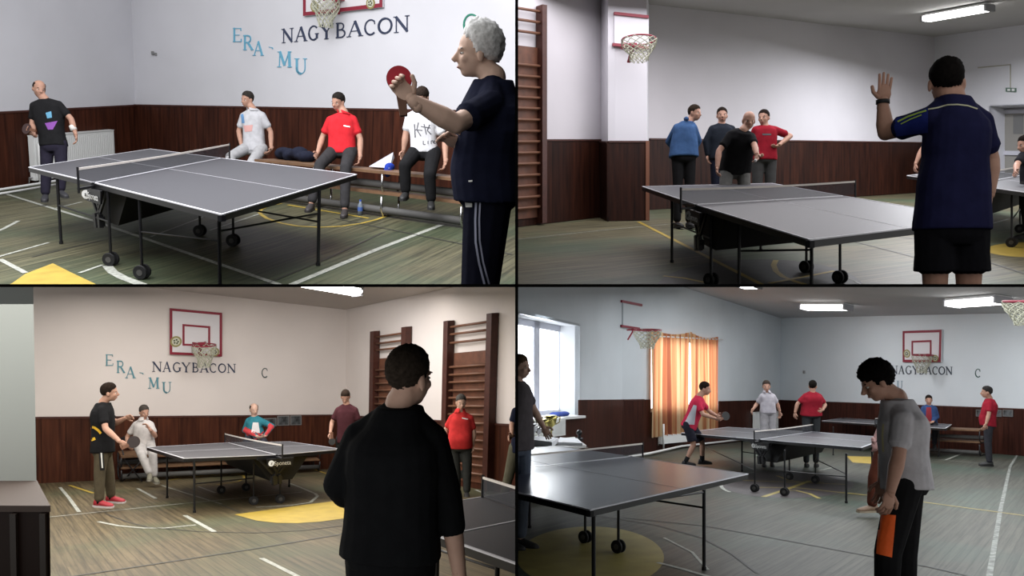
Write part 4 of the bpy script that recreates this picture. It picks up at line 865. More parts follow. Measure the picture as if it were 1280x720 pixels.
bl = R.at(944.5, 200.5, 10.25); tag(obj('table_tennis_ball', MB().ball(bl, .02, 16, 12), mat('ball_white', (.7, .68, .66), .4), smooth=True), 'white ball at the hand of the bald man in black', 'ball')
P10 = person(R, 4.2, 'man in navy and blue shirt and black shorts seen from behind, one hand raised', (1183, 102, -170, 0, 0), dict(n=(1190, 119), s1=(1161, 143), s2=(1229, 149), e1=(1107, 166, .25), w1=(1103.5, 128, .25), g1=(1105.5, 112, .25), e2=(1238.5, 200, .03), w2=(1237, 240, .0), g2=(1235, 258, -.02), h1=(1169, 280), h2=(1211, 280)),
       (.012, .013, .045), (.006, .006, .008), (.012, .010, .009), 'short', SKIN, bulk=1.08, sleeve='short', shorts=True, shorts_to=.60, body_yaw=-175, armscale=1.08, hand_curl=(.04, .5), palm=(Vector((0, 1, 0)), None), thumbs=(1, 1), shirt_low=-.06, shirt_loose=.002, legscale=1.05)
piping = mat('piping_cream', (.42, .42, .30), .8); bluet = cloth((.018, .028, .17))
decal(R, [P10[2]], P10[2], 'blue_sleeve_panel', bluet, polys=[[(1114, 150), (1160, 131), (1160, 166), (1116, 171)]])
decal(R, [P10[2]], P10[2], 'yellow_sleeve_stripe', mat('stripe_lime', (.35, .50, .08), .8), strips=[([(1122, 152), (1134, 146), (1148, 141), (1158, 138)], 2), ([(1126, 155), (1138, 149), (1152, 143.5)], 1.4)], lift=.009)
decal(R, [P10[2]], P10[2], 'piping', piping, strips=[([(1160, 136.5), (1172, 134.5), (1184, 131), (1197, 130.5), (1210, 132), (1222, 136)], 1.7)])
obj('wrist_band', MB().tube([R.at(1103.5, 130, 4.45), R.at(1103.6, 125, 4.45)], .036, 16), RUBBER, P10[0], True)
P11 = person(R, 13.5, 'player mostly hidden behind the man in navy, only a bare arm showing', (1172, 152, -60, 0, 0), dict(n=(1174, 163), s1=(1162, 170), s2=(1186, 169), e1=(1151, 189), w1=(1144.5, 205), g1=(1143, 213), e2=(1190, 188), w2=(1186, 203), g2=(1184, 210), h1=(1166, 206), h2=(1181, 206)), (.02, .02, .03), (.06, .04, .03), (.03, .02, .02), 'short', SKIN)
P12 = person(R, 11.0, 'player in black T-shirt at the far right edge of the upper-right room', (1282, 180, -60, 15, 0), dict(n=(1288, 189), s1=(1277, 193), s2=(1302, 195), e1=(1271, 206, -.1), w1=(1270, 214, -.3), g1=(1266, 218, -.4), e2=(1310, 210), w2=(1306, 225), g2=(1302, 232), h1=(1284, 232), h2=(1302, 232)), (.015, .015, .018), (.02, .02, .02), (.02, .015, .012), 'short', SKIN)
# ================================================================ lower-left room
CUR[0] = 'BL'
R = Room('BL', 503, 1.52, (255, 13400), 'lower-left room')
PLASTER_BL = mat('plaster_warm_white', (.66, .60, .57), .85, noise_amt=.04, noise_scale=.8)
CEIL_BL = mat('ceiling_warm', (.50, .46, .43), .9, noise_amt=.05, noise_scale=.6)
WOOD_BL = wood_panel('wainscot_wood_brown', (.034, .011, .007), (.082, .027, .014), .40)
FLOOR_BL = floor_mat('floor_olive_boards', (.062, .050, .028), (.130, .102, .058), (.07, .085, .045), .34)
WB = Wall(R, (-80, 610.5), (431, 585)); WR = Wall(R, (431, 585), (740, 633))
hb = WB.hit(431, 387)[1]; hbl = WB.hit(-80, 330)[1]; hrr = WR.hit(700, 327)[1]
obj('wall_back', WB.rect(MB(), 0, WB.L, 0, (hline(WB, (216, 362.7), (431, 387))[0]+.03, hb+.03), -.12, 0), PLASTER_BL, kind='structure')
obj('wall_right', WR.rect(MB(), 0, WR.L, 0, (hb+.03, hline(WR, (431, 387), (562, 360))[1]+.03), -.12, 0), PLASTER_BL, kind='structure')
wainscot(WB, 'trim_7', WOOD_BL, hline(WB, (45, 521), (413, 518))); wainscot(WR, 'trim_8', WOOD_BL, hline(WR, (531, 524), (637, 529.8)))
def ceiling3(R, W1, p1, W2, p2, corner, m, k=3.0):
    c1 = W1.pt(*W1.hit(*corner)); c0 = W1.pt(*W1.hit(*p1)); c2 = W2.pt(*W2.hit(*p2)); n = (c1-c0).cross(c2-c1).normalized()
    a = c1+(c0-c1)*k; b = c1+(c2-c1)*k; obj('ceiling', MB().face([c1, a, a+b-c1, b]), m, kind='structure'); return c1, n
cc, cn = ceiling3(R, WB, (216, 362.7), WR, (562, 360), (431, 387), CEIL_BL)
def on_plane(R, u, v, c, n, d=0): r = R.ray(u, v); return r*((c+n*d).dot(n)/r.dot(n))
def lamp3(R, pa, pb, c, n, drop, label, w=.25, lw=60):
    s = -1 if n.z > 0 else 1; a, b = on_plane(R, *pa, c, n, s*drop), on_plane(R, *pb, c, n, s*drop)
    e = (b-a).normalized(); x = e.cross(n).normalized()*w/2; V = n if n.z > 0 else -n
    t = thing('ceiling_lamp', (a+b)/2, label, 'ceiling lamp', 'ceiling lamps')
    obj('housing', MB().hexa([a-x+V*.11, b-x+V*.11, b+x+V*.11, a+x+V*.11], [a-x*1.1+V*.05, b-x*1.1+V*.05, b+x*1.1+V*.05, a+x*1.1+V*.05]), WHITE_PAINT, t)
    for q in (-.55, .55): obj('tube', MB().tube([a+x*q, b+x*q], .075, 12), GLOW, t, True)
    for p in (a, b): obj('end_cap', MB().bar(p-x*1.1, p+x*1.1, .05, .17, V), mat('lamp_cap', (.3, .3, .32), .4), t)
    l = area('lamp_light', (a+b)/2-V*.15, ((b-a).length, .3), lw, (.95, .97, 1)); l.parent = t; l.location -= t.location
    return t
lamp3(R, (372, 352), (447, 365), cc, cn, .1, 'bright fluorescent ceiling lamp cut by the top edge of the lower-left room')
fl = build_floor(R, [(-80, 610.5), (431, 585), (740, 633), (900, 1100), (-400, 1100)], FLOOR_BL, ((231, 644), (268, 664.5)))
mark(fl, LINE_W, ([(20, 650), (64, 646), (192, 633), (320, 620.5), (378, 615)], .045), ([(75, 609), (86, 622), (99, 640)], .05), ([(122.7, 652), (147.7, 657), (179, 660), (206, 660), (245, 656)], .05), ([(172, 610.5), (194.7, 623)], .05),
     ([(202, 606.5), (228, 615), (277, 630)], .04), ([(248, 608), (269, 616)], .05), ([(231, 644), (268, 664.5)], .06), ([(362, 604), (380, 611), (394, 617), (397, 620), (388, 628), (360, 632), (320, 634)], .05), ([(326.6, 697.5), (367.5, 718), (400, 735)], .05), ([(594, 612), (613, 620)], .04))
mark(fl, LINE_Y, ([(87, 606.5), (117, 616.5)], .06), ([(211, 600), (250, 595), (288, 592), (303, 593.5), (306, 597), (298, 602), (270, 606)], .05), ([(380, 582), (408, 592), (430, 600)], .05))
obj('painted_patch', floor_poly(R, MB(), [(293, 643), (330, 638), (380, 631), (430, 625), (470, 622), (470, 640), (430, 648), (400, 652), (372, 653.8), (345, 653.5), (320, 650.5)]), LINE_Y, fl)
mark(fl, LINE_D, ([(60, 724), (113, 717), (200, 704), (320, 685.6), (431, 667)], .035), ([(132, 642), (158, 652), (185, 659), (250, 664.5), (320, 666), (380, 663), (428, 657)], .025), ([(360, 596), (408, 592)], .03), ([(228, 612), (300, 640)], .03))
# near pillar with its panelled base
pa, pb = 5.3, 4.0
zf = lambda u, v, d: R.at(u, v, d)
f0, f1 = zf(45.5, 601, pa), zf(-120, 601, pa)
Vp = R.V; t_ = thing('wall_pillar', f0, 'x', 'x'); bpy.data.objects.remove(t_); ROOM_OBJS['BL'].pop()
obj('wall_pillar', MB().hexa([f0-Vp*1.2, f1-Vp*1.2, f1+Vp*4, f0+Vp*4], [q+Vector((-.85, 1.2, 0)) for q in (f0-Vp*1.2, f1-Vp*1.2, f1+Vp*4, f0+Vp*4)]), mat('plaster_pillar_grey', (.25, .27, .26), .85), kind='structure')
g0, g1 = zf(62, 632, pb), zf(-160, 632, pb); h0, h1 = zf(46, 600.5, 5.35), zf(-160, 600.5, 5.35)
tr = obj('trim_9', MB().hexa([R.drop(g0, 0), R.drop(g1, 0), g1, g0], [R.drop(h0, 0), R.drop(h1, 0), h1, h0]), wood_panel('pillar_wood', (.018, .008, .006), (.045, .017, .011), .4), kind='structure')
obj('ledge_top', MB().hexa([g0+Vp*.002+Vector((.01, -.01, 0)), g1+Vp*.002, h1+Vp*.002, h0+Vp*.002], [g0-Vp*.03+Vector((.01, -.01, 0)), g1-Vp*.03, h1-Vp*.03, h0-Vp*.03]), mat('ledge_mauve', (.038, .025, .02), .7), tr)
st = MB(); [st.bar(zf(x, 642, pb-.01), R.drop(zf(x, 642, pb-.01), 0), .03, .02, Vector((0, 1, 0))) for x in (17, 54)]; obj('stile', st, mat('stile_dark', (.012, .007, .005), .5), tr)
backboard(R, WB, [(212, 443), (277.6, 445.7), (277.6, 391), (212, 385.2)], [(228, 432), (262.7, 432.9), (262.7, 407.8), (228, 405)], (255, 431.5), .22, .44, 'basketball backboard with red border and crests, net hanging over the lettering, lower-left room', [(220, 427, .11), (268.6, 440, .09)], fw=.05)
era_mu(WB, [('E', 131, 142, 443, 457), ('R', 145, 156.5, 451, 466), ('A', 156.5, 169.5, 458.5, 472.5), ('-', 174, 179.5, 465, 468.5), ('M', 185, 199, 472, 485.5), ('U', 202, 215, 477.5, 491)], mat('teal_letter', (.09, .24, .29), .6), R)
nagybacon(WB, [(190, 202.5), (203, 214), (215, 227), (227, 238), (239.5, 249), (249.5, 261), (261, 271.5), (272, 283), (283.5, 295)], ((190, 452), (295, 455)), ((190, 464.5), (295, 466)), DARK_L, R)
letter(WB, 'C', [(326, 472), (335.5, 472), (335.5, 460), (326, 460)], mat('grey_letter', (.08, .10, .10), .6), 'dark grey letter C alone right of NAGYBACON, lower-left room', 'single letters C')
pm_ = mat('photo_print', (.07, .075, .08), .5, noise_amt=.8, noise_scale=9)
for k, (x0, x1, y0, y1) in enumerate(((330, 345.5, 522.5, 533), (346.6, 361.7, 519.6, 532), (362.8, 376.8, 519.2, 531.5))):
    picture(R, WB, [(x0, y1), (x1, y1-.4), (x1, y0), (x0, y0+.3)], '%s of three small grey pictures on the wainscot, lower-left room' % ('leftmost', 'middle one', 'rightmost')[k], pm_)
wall_bars(R, WR, 468, 507.5, 414, 408.6, [416, 425, 433.6, 460, 469, 478, 487, 496, 505, 514, 523, 532, 541, 550, 559, 568, 577], 445, 'brown wall bars nearer the corner, behind the head of the man in black, lower-left room', bottom=.05, pw=.17)
wall_bars(R, WR, 560.5, 615, 401, 391.6, [401.5, 411.5, 423, 455.5, 466, 476, 487, 497, 508, 519, 530, 541.5, 552, 563, 573, 584, 595], 437, 'brown wall bars behind the man in the red polo, lower-left room', bottom=.02, pw=.15)
m = WR.rect(MB(), 0, .01, 0, .01, .02, .03)
bench(R, R.fl(152, 603), R.fl(400, 590), .50, 'dark gym bench along the back wall behind the far table, lower-left room', .4, mats=BLACK)
tt_table(R, (183, 559), (362-172, 553.5), (362, 552), (229.5, 573), 'x') if False else None
tt_table(R, (229.5, 573), (183, 559), (362, 552), (429, 561.5), 'grey table tennis table standing in the middle of the lower-left room', ((346, 568.5), (285, 553.3)),
         legs=[(243, 641), (209, 622.5), (361.5, 608.5), (428, 617)], wheels=[(317, 631), (350, 629), (276.5, 617), (307.5, 613.5)], bars=[(0, 4, .40), (1, 6, .45), (2, 7, .42)])
tt2 = tt_table(R, (469, 643), (702, 604.5), (900, 650), (665, 712), 'large grey table tennis table cut off at the lower right corner of the lower-left room', None,
         legs=[(619, 800), (545, 765), (700, 690)], bars=[(0, 1, .46)], carriage=False, net=False, logo=False)
n0, n1 = R.fl(603, 622, .76), R.fl(700, 660, .76); t = tt2
obj('net_mesh', MB().hexa([n0+Vp*.01, n1+Vp*.01, n1+Vp*.15, n0+Vp*.15], [n0+Vp*.01+Vector((0, .003, 0)), n1+Vp*.01+Vector((0, .003, 0)), n1+Vp*.15+Vector((0, .003, 0)), n0+Vp*.15+Vector((0, .003, 0))]), NET, t)
obj('net_tape', MB().bar(n0+Vp*.16, n1+Vp*.16, .012, .018, Vp), TAPE, t); obj('net_post', MB().tube([n0-Vp*.06, n0+Vp*.18], .012, 8), BLACK, t)
# folding chair
def folding_chair(R, base, label, sx=1):
    V = R.V; X = Vector((1, 0, 0)); Yv = V.cross(X).normalized(); t = thing('folding_chair', base, label, 'chair'); P = lambda x, y, z: base+X*x*sx+Yv*y+V*z
    for s in (-.21, .21):
        obj('leg', MB().tube([P(-.22, s, 0), P(.20, s, .47)], .012, 8), BLACK, t, True); obj('leg', MB().tube([P(.24, s, 0), P(-.12, s, .46), P(-.22, s, .85)], .012, 8), BLACK, t, True)
    obj('seat', MB().hexa([P(-.2, -.2, .46), P(.22, -.2, .47), P(.22, .2, .47), P(-.2, .2, .46)], [P(-.2, -.2, .43), P(.22, -.2, .44), P(.22, .2, .44), P(-.2, .2, .43)]), BLACK, t)
    obj('backrest', MB().hexa([P(-.18, -.2, .68), P(-.18, .2, .68), P(-.23, .2, .86), P(-.23, -.2, .86)], [P(-.20, -.2, .68), P(-.20, .2, .68), P(-.25, .2, .86), P(-.25, -.2, .86)]), BLACK, t)
    obj('crossbar', MB().tube([P(-.22, -.21, .03), P(-.22, .21, .03)], .01, 8).tube([P(.24, -.21, .03), P(.24, .21, .03)], .01, 8), BLACK, t, True)
    return t
folding_chair(R, R.fl(171, 601), 'black folding chair under the man in white, lower-left room')
P13 = person(R, 11.0, 'player in black and yellow shirt and red trainers holding a dark bat forward', (136.5, 490, 86, 3, 0), dict(n=(129.5, 502.5), s1=(127.5, 511, -.17), s2=(131, 509.5, .17), e1=(132, 536, -.25), w1=(150, 552, -.30), g1=(159.5, 558, -.3), e2=(144, 529, .25), w2=(157, 522.5, .2), g2=(168, 519.5, .15),
       h1=(127.5, 561, -.09), h2=(129.5, 560, .09), k1=(124.5, 593, -.10), k2=(136, 591, .12), a1=(124, 626, -.12), a2=(139, 620.5, .18), t1=(138, 636.5, -.12), t2=(155, 630, .18)), (.010, .010, .010), (.075, .062, .04), (.03, .02, .015), 'short', SKIN, bulk=1.12, legs='px', body_yaw=85, shoes=(.30, .015, .025), sole=(.5, .45, .45), sock=(.01, .01, .01), thumbs=(-1, 1), shirt_low=-.1, shirt_loose=.01, hand_curl=(1.0, .3), hs=1.05)
yel = mat('yellow_trim', (.60, .36, .02), .8); decal(R, [P13[2]], P13[2], 'yellow_stripe', yel, strips=[([(110, 535), (117, 534), (123, 538), (126, 542)], 3), ([(109, 549.5), (114, 550), (119, 548)], 3.4)])
decal(R, [P13[3]], P13[3], 'cargo_strap', mat('strap_black', (.008, .008, .008), .8), strips=[([(126, 561), (128, 588)], 6)]); decal(R, [P13[3]], P13[3], 'strap_stripe', WHITE_PAINT, strips=[([(126.3, 562), (128, 585)], 1.8)], lift=.010)
paddle(R, R.at(167, 552.5, 10.6), Vector((.35, -1, .2)), Vector((.75, 0, .45)), 'dark bat held forward by the player in black and yellow', r=.078, face=(.02, .012, .012))
P14 = person(R, 14.7, 'man in white tracksuit seated on the folding chair, hand at his chin, lower-left room', (180, 514.5, 25, 8, 0), dict(n=(179, 524), s1=(168.5, 529.5), s2=(189.5, 529.5), e1=(159, 546), w1=(160, 558, -.1), g1=(165, 562, -.2), e2=(194, 545, -.1), w2=(187, 536, -.3), g2=(182, 529, -.3), h1=(173, 555), h2=(187, 555), k1=(177, 568, -.45), k2=(191, 567, -.45),
       a1=(187, 592, -.5), a2=(193, 596, -.45), t1=(187, 598, -.7), t2=(199, 602, -.65)), (.46, .43, .42), (.40, .38, .37), (.10, .085, .075), 'short', SKIN, bulk=1.1, legs='px', body_yaw=15, collar=True, shoes=(.16, .15, .11), sole=(.35, .33, .28))
P15 = person(R, 15.8, 'balding man in teal and red tracksuit jacket seated behind the lower-left table', (317.5, 511.5, 18, 5, 0), dict(n=(318, 520), s1=(309.5, 525), s2=(326.5, 524.5), e1=(306, 538), w1=(321, 545.5, -.3), g1=(327, 548, -.35), e2=(340, 533), w2=(331, 545, -.3), g2=(325, 548, -.38), h1=(312, 549), h2=(326, 549), k1=(308, 553, -.45), k2=(330, 553, -.45), a1=(310, 580, -.5), a2=(328, 580, -.5), t1=(309, 585, -.7), t2=(329, 585, -.7)),
       (.03, .16, .20), (.03, .03, .04), (.06, .05, .04), 'bald', SKIN_PALE, bulk=1.1, sleeve='long', legs='px')
decal(R, [P15[2]], P15[2], 'white_undershirt', mat('undershirt', (.6, .58, .58), .9), polys=[[(316, 528), (323, 528), (325, 541), (314, 541)]]); decal(R, [P15[2]], P15[2], 'red_sleeve', mat('jacket_red', (.45, .04, .045), .9), strips=[([(304, 537), (313, 542), (324, 546.5)], 9), ([(342, 530), (336, 539), (328, 547)], 10)])
P16 = person(R, 14.4, 'youth in maroon T-shirt looking down at the right end of the lower-left far table', (431.8, 495.5, -5, 25, 0), dict(n=(433, 505), s1=(421.5, 511.5), s2=(445, 511.5), e1=(415, 528), w1=(413, 541, -.1), g1=(413, 549, -.12), e2=(449, 529), w2=(448, 541), g2=(447, 548), h1=(426, 549), h2=(440, 549)), (.055, .018, .022), (.02, .02, .022), (.045, .03, .022), 'short', SKIN)
paddle(R, R.at(415, 552, 14.1), Vector((0, -1, .1)), Vector((0, 0, -1)), 'black bat hanging from the hand of the youth in maroon', r=.06, face=(.02, .02, .02))
P18 = person(R, 12.8, 'man in red polo and dark trousers standing by the wall bars, lower-left room', (576.3, 502.5, 12, 4, 0), dict(n=(575, 514), s1=(564, 521), s2=(589, 521.5), e1=(557, 538, .05), w1=(557, 550, .0), g1=(559, 556, -.05), e2=(592.5, 541), w2=(591, 556), g2=(588.5, 568), h1=(567, 556), h2=(583, 556), k1=(570, 588), k2=(584, 588), a1=(571.5, 614), a2=(583.5, 615), t1=(570, 621.5, -.1), t2=(584, 622.5, -.15)),
       (.50, .035, .035), (.035, .037, .035), (.14, .13, .12), 'short', SKIN_PALE, bulk=1.18, belly=.05, legs='px', collar=True, shoes=(.03, .03, .03))
decal(R, [P18[2]], P18[2], 'chest_print', WHITE_PAINT, strips=[([(577.5, 522.5), (585, 524)], 1.4)])
P19 = person(R, 11.5, 'player in navy T-shirt and olive trousers, cut off beside the red polo man', (653, 494, -60, 0, 0), dict(n=(656, 506), s1=(643, 513), s2=(668, 513), e1=(640, 531, -.05), w1=(640, 545, -.3), g1=(634, 548, -.4), e2=(672, 532), w2=(668, 548), g2=(664, 555), h1=(644, 560), h2=(662, 560), k1=(636, 595), k2=(660, 595), a1=(629, 622), a2=(662, 624), t1=(622, 628), t2=(660, 632)), (.012, .014, .028), (.09, .085, .06), (.03, .02, .015), 'short', SKIN, legs='px')
P17 = person(R, 3.2, 'dark-haired man in black sweater seen from behind in front, lower-left room', (511, 470, 138, 4, 0), dict(n=(501, 503, .0), s1=(444, 541, .02), s2=(546, 544, -.02), e1=(422, 605, .0), w1=(446, 640, .24), g1=(462, 645, .3), e2=(560, 622, .02), w2=(575, 722, .0), g2=(580, 745), h1=(461, 684), h2=(516, 688)),
       (.006, .0065, .0075), (.006, .006, .007), (.055, .042, .032), 'short', SKIN_PALE, bulk=1.14, sleeve='roll', body_yaw=165, hs=1.0, shirt_low=-.05, shirt_loose=.004, armscale=1.05, feet_yaw=150)
# ================================================================ lower-right room
CUR[0] = 'BR'
R = Room('BR', 490, 1.60, None, 'lower-right room')
PLASTER_BR = mat('plaster_blue_white', (.56, .60, .63), .85, noise_amt=.04, noise_scale=.8)
CEIL_BR = mat('ceiling_grey', (.42, .42, .43), .9, noise_amt=.05, noise_scale=.6)
WOOD_BR = wood_panel('wainscot_wood_maroon', (.022, .008, .006), (.062, .020, .014), .40, .35)
FLOOR_BR = floor_mat('floor_grey_boards', (.036, .037, .028), (.082, .082, .064), (.055, .085, .066), .30, .38)
WA = Wall(R, (560, 620), (778, 569)); W2 = Wall(R, WA.B, R.fl(804, 565.5)); W3 = Wall(R, R.fl(804, 565.5), R.fl(976, 546)); WB = Wall(R, R.fl(976, 546), R.fl(1420, 581))
oa, oh1 = WA.hit(725, 407.7); _, oh0 = WA.hit(725, 519); HT = 5.6
hA = hline(WA, (725, 499), (776, 499.3))
m = MB(); WA.rect(m, oa, WA.L, 0, HT, -.12, 0); WA.rect(m, 0, oa, oh1, HT, -.12, 0); WA.rect(m, 0, oa, 0, oh0-.02, -.12, 0); obj('wall_left', m, PLASTER_BR, kind='structure')
m = MB(); WA.rect(m, oa-.12, WA.L, 0, (hA[0]+(hA[1]-hA[0])*.8, hA[1]), 0, .03); obj('trim_10', m, WOOD_BR, kind='structure'); m = MB(); WA.rect(m, 0, oa-.12, 0, oh0-.03, 0, .03); obj('trim_11', m, WOOD_BR, kind='structure')
rv = MB(); rv.hexa([WA.pt(oa, oh0, 0), WA.pt(oa, oh1, 0), WA.pt(oa, oh1, -.55), WA.pt(oa, oh0, -.55)], [WA.pt(oa+.05, oh0, 0), WA.pt(oa+.05, oh1, 0), WA.pt(oa+.05, oh1, -.55), WA.pt(oa+.05, oh0, -.55)])
rv.hexa([WA.pt(0, oh1, 0), WA.pt(oa, oh1, 0), WA.pt(oa, oh1, -.55), WA.pt(0, oh1, -.55)], [WA.pt(0, oh1+.05, 0), WA.pt(oa, oh1+.05, 0), WA.pt(oa, oh1+.05, -.55), WA.pt(0, oh1+.05, -.55)])
obj('trim_12', rv, mat('reveal_white', (.75, .77, .80), .6), kind='structure')
wn = thing('window_1', WA.pt(oa/2, oh0, -.5), 'x', 'x'); del wn['label']; del wn['category']; wn['kind'] = 'structure'
area('daylight', WA.pt(oa*.55, (oh0+oh1)/2, -.35), (2.2, 2.0), 190, (.93, .97, 1), WA.pt(oa*.55, (oh0+oh1)/2-.6, 2))
PVC = mat('window_pvc', (.58, .60, .68), .4); PANE = mat('bright_pane', (.9, .93, 1), .3, emit=(.93, .97, 1, 2.6))
m = MB(); s710 = WA.hit(711, 450, -.5)[0]; s673, s666 = WA.hit(673, 450, -.5)[0], WA.hit(666, 450, -.5)[0]; s0 = WA.hit(600, 450, -.5)[0]
for a0, a1 in ((s710-.07, oa), (s666, s673), (s0-.2, s0)): WA.rect(m, a0, a1, oh0, oh1, -.55, -.47)
WA.rect(m, s0, oa, oh1-.14, oh1, -.55, -.47); WA.rect(m, s0, oa, oh0, oh0+.09, -.55, -.47); obj('window_frame', m, PVC, wn)
obj('glass_pane', WA.rect(MB(), s673, s710-.05, oh0+.08, oh1-.13, -.53, -.51), PANE, wn); obj('glass_pane', WA.rect(MB(), s0, s666, oh0+.08, oh1-.13, -.53, -.51), PANE, wn)
obj('window_sill', WA.rect(MB(), s0-.3, oa+.04, oh0-.05, oh0, -.5, .12), WHITE_PAINT, wn)
upper(W2, 'wall_column', PLASTER_BR, 0, HT); wainscot(W2, 'trim_13', WOOD_BR, hline(W2, (780, 499.3), (802, 499.4))[0])
WA2 = W3
ct, ctr = W3.hit(858, 360), W3.hit(977, 398)
upperh = hline(W3, (858, 360), (976, 398))
# curtain window in the far left wall
c0, ch0 = W3.hit(812, 500); c1, ch1 = W3.hit(898, 424); chb = W3.hit(898, 512)[1]; cht = W3.hit(812, 419)[1]
m = MB(); W3.rect(m, 0, c0, 0, (upperh[0]+.03, upperh[0]+.03), -.12, 0); W3.rect(m, c1, W3.L, 0, (upperh[1]+.6, upperh[1]+.03), -.12, 0); W3.rect(m, c0, c1, cht, upperh[0]+.03, -.12, 0); W3.rect(m, c0, c1, 0, chb, -.12, 0); obj('wall_far_left', m, PLASTER_BR, kind='structure')
hw3 = hline(W3, (804, 499.4), (976, 499.8)); m = MB(); W3.rect(m, 0, c0, 0, hw3[0], 0, .03); W3.rect(m, c1, W3.L, 0, hw3[1], 0, .03); W3.rect(m, c0, c1, 0, min(chb, hw3[0]), 0, .03); obj('trim_14', m, WOOD_BR, kind='structure')
w2 = thing('window_2', W3.pt((c0+c1)/2, chb, -.1), 'x', 'x'); del w2['label']; del w2['category']; w2['kind'] = 'structure'
m = MB(); W3.rect(m, c0, c0+.08, chb, cht, -.1, .0); W3.rect(m, c1-.08, c1, chb, cht, -.1, 0); W3.rect(m, c0, c1, cht-.1, cht, -.1, 0); W3.rect(m, c0, c1, chb, chb+.1, -.1, 0); obj('window_frame', m, PVC, w2)
obj('glass_pane', W3.rect(MB(), c0+.05, c1-.05, chb+.05, cht-.05, -.07, -.05), mat('bright_pane_far', (.9, .93, 1), .3, emit=(.95, .97, 1, 3.0)), w2)
def curtain_mat():
    m = bpy.data.materials.new('curtain_orange'); m.use_nodes = True; nt = m.node_tree; L = nt.links.new; out = nt.nodes['Material Output']; nt.nodes.remove(nt.nodes['Principled BSDF'])
    uv = nt.nodes.new('ShaderNodeUVMap'); sp = nt.nodes.new('ShaderNodeSeparateXYZ'); L(uv.outputs[0], sp.inputs[0])
    mp = nt.nodes.new('ShaderNodeMapping'); mp.inputs['Scale'].default_value = (3.2, .12, 1); L(uv.outputs[0], mp.inputs[0]); n = nt.nodes.new('ShaderNodeTexNoise'); n.inputs['Scale'].default_value = 1.6; n.inputs['Detail'].default_value = 3; L(mp.outputs[0], n.inputs[0])
    c = ramp(nt, n.outputs['Fac'], [(.38, (.30, .10, .06)), (.47, (.50, .20, .10)), (.54, (.66, .40, .20)), (.62, (.76, .58, .36))])
    d = nt.nodes.new('ShaderNodeBsdfDiffuse'); t = nt.nodes.new('ShaderNodeBsdfTranslucent'); mx = nt.nodes.new('ShaderNodeMixShader'); mx.inputs[0].default_value = .55
    L(c, d.inputs[0]); L(c, t.inputs[0]); L(d.outputs[0], mx.inputs[1]); L(t.outputs[0], mx.inputs[2]); L(mx.outputs[0], out.inputs[0]); return m
CURT = curtain_mat()
def curtain(px_l, px_r, tl, tr, bl_, br_, label):
    a0, h0 = W3.hit(px_l, tl, .12); a1, h1 = W3.hit(px_r, tr, .12); b0 = W3.hit(px_l, bl_, .12)[1]; b1 = W3.hit(px_r, br_, .12)[1]; mb = MB(); n, mm = 120, 14
    mb.uv = {}
    def P(x, y):
        top = h0+(h1-h0)*x+.16*(abs(x-.0)**.6*0) + .10*(2*abs(x-.5))**2; bot = b0+(b1-b0)*x
        return W3.pt(a0+(a1-a0)*x + .03*math.sin(y*3+x*9), top+(bot-top)*y, .12+.055*math.sin(x*52+.6*math.sin(y*2.2))*(.5+.5*y))
    idx = {}
    for i in range(n+1):
        for j in range(mm+1): idx[i, j] = len(mb.v); mb.v.append(P(i/n, j/mm))
    for i in range(n):
        for j in range(mm):
            mb.f.append((idx[i, j], idx[i, j+1], idx[i+1, j+1], idx[i+1, j])); mb.uv[len(mb.f)-1] = [(q[0]/n*(a1-a0)+px_l*.1, q[1]/mm) for q in ((i, j), (i, j+1), (i+1, j+1), (i+1, j))]
    o = obj('curtain', mb, CURT, smooth=True); return tag(o, label, 'curtain', 'orange curtains')
curtain(813.5, 860, 415, 420, 547, 541, 'left one of the two orange striped curtains, lower-right room'); curtain(862.5, 896.5, 419, 425, 541, 537, 'right one of the two orange striped curtains, nearer the corner')
tag(obj('curtain_rail', MB().tube([W3.pt(W3.hit(811, 417)[0], cht-.02, .12), W3.pt(W3.hit(899, 425)[0], W3.hit(899, 424.5)[1], .12)], .02, 8), WHITE_PAINT, smooth=True), 'thin curtain rail above the orange curtains', 'curtain rail')
hbk = hline(WB, (977, 398), (1280, 391)); obj('wall_back', WB.rect(MB(), 0, WB.L, 0, (hbk[0]+.03, hbk[1]+.03), -.12, 0), mat('plaster_back_blue', (.60, .64, .67), .85, noise_amt=.03, noise_scale=.8), kind='structure')
wainscot(WB, 'trim_15', WOOD_BR, hline(WB, (976, 499.8), (1280, 510.8)))
cc, cn = ceiling3(R, W3, (858, 360), WB, (1280, 391), (977, 398), CEIL_BR)
lamp3(R, (1005, 384), (1060, 384.5), cc, cn, .12, 'left fluorescent ceiling lamp of the lower-right room', .42); lamp3(R, (1190, 380), (1254, 375.5), cc, cn, .12, 'right fluorescent ceiling lamp beside the basketball rim, lower-right room', .42)
lamp3(R, (928, 357), (948, 357), cc, cn, .05, 'fluorescent ceiling lamp barely showing at the top edge of the lower-right room', .3)
fl = build_floor(R, [(560, 620), (778, 569), (804, 565.5), (976, 546), (1420, 581), (1750, 1250), (250, 1250)], FLOOR_BR, ((1100, 700), (1272, 570)))
obj('painted_disc', floor_poly(R, MB(), ellpts(738, 697, 92, 39, 0, 360, 56)[:-1], .002), mat('yellow_disc', (.30, .25, .075), .5, noise_amt=.15, noise_scale=4), fl)
mark(fl, LINE_W, ([(822, 703), (850, 710), (877, 718), (940, 735)], .05), ([(1024, 588), (1042, 584)], .05), ([(1150, 573), (1180, 575), (1245, 581)], .03), ([(1182, 575), (1207, 565)], .06), (ellpts(985, 606, 84, 18, 150, 240, 14), .06), ([(830, 672), (865, 690), (885, 712)], .03))
mark(fl, LINE_F, ([(1272, 568), (1262.6, 583), (1250, 640), (1237.5, 715), (1232, 760)], .05))
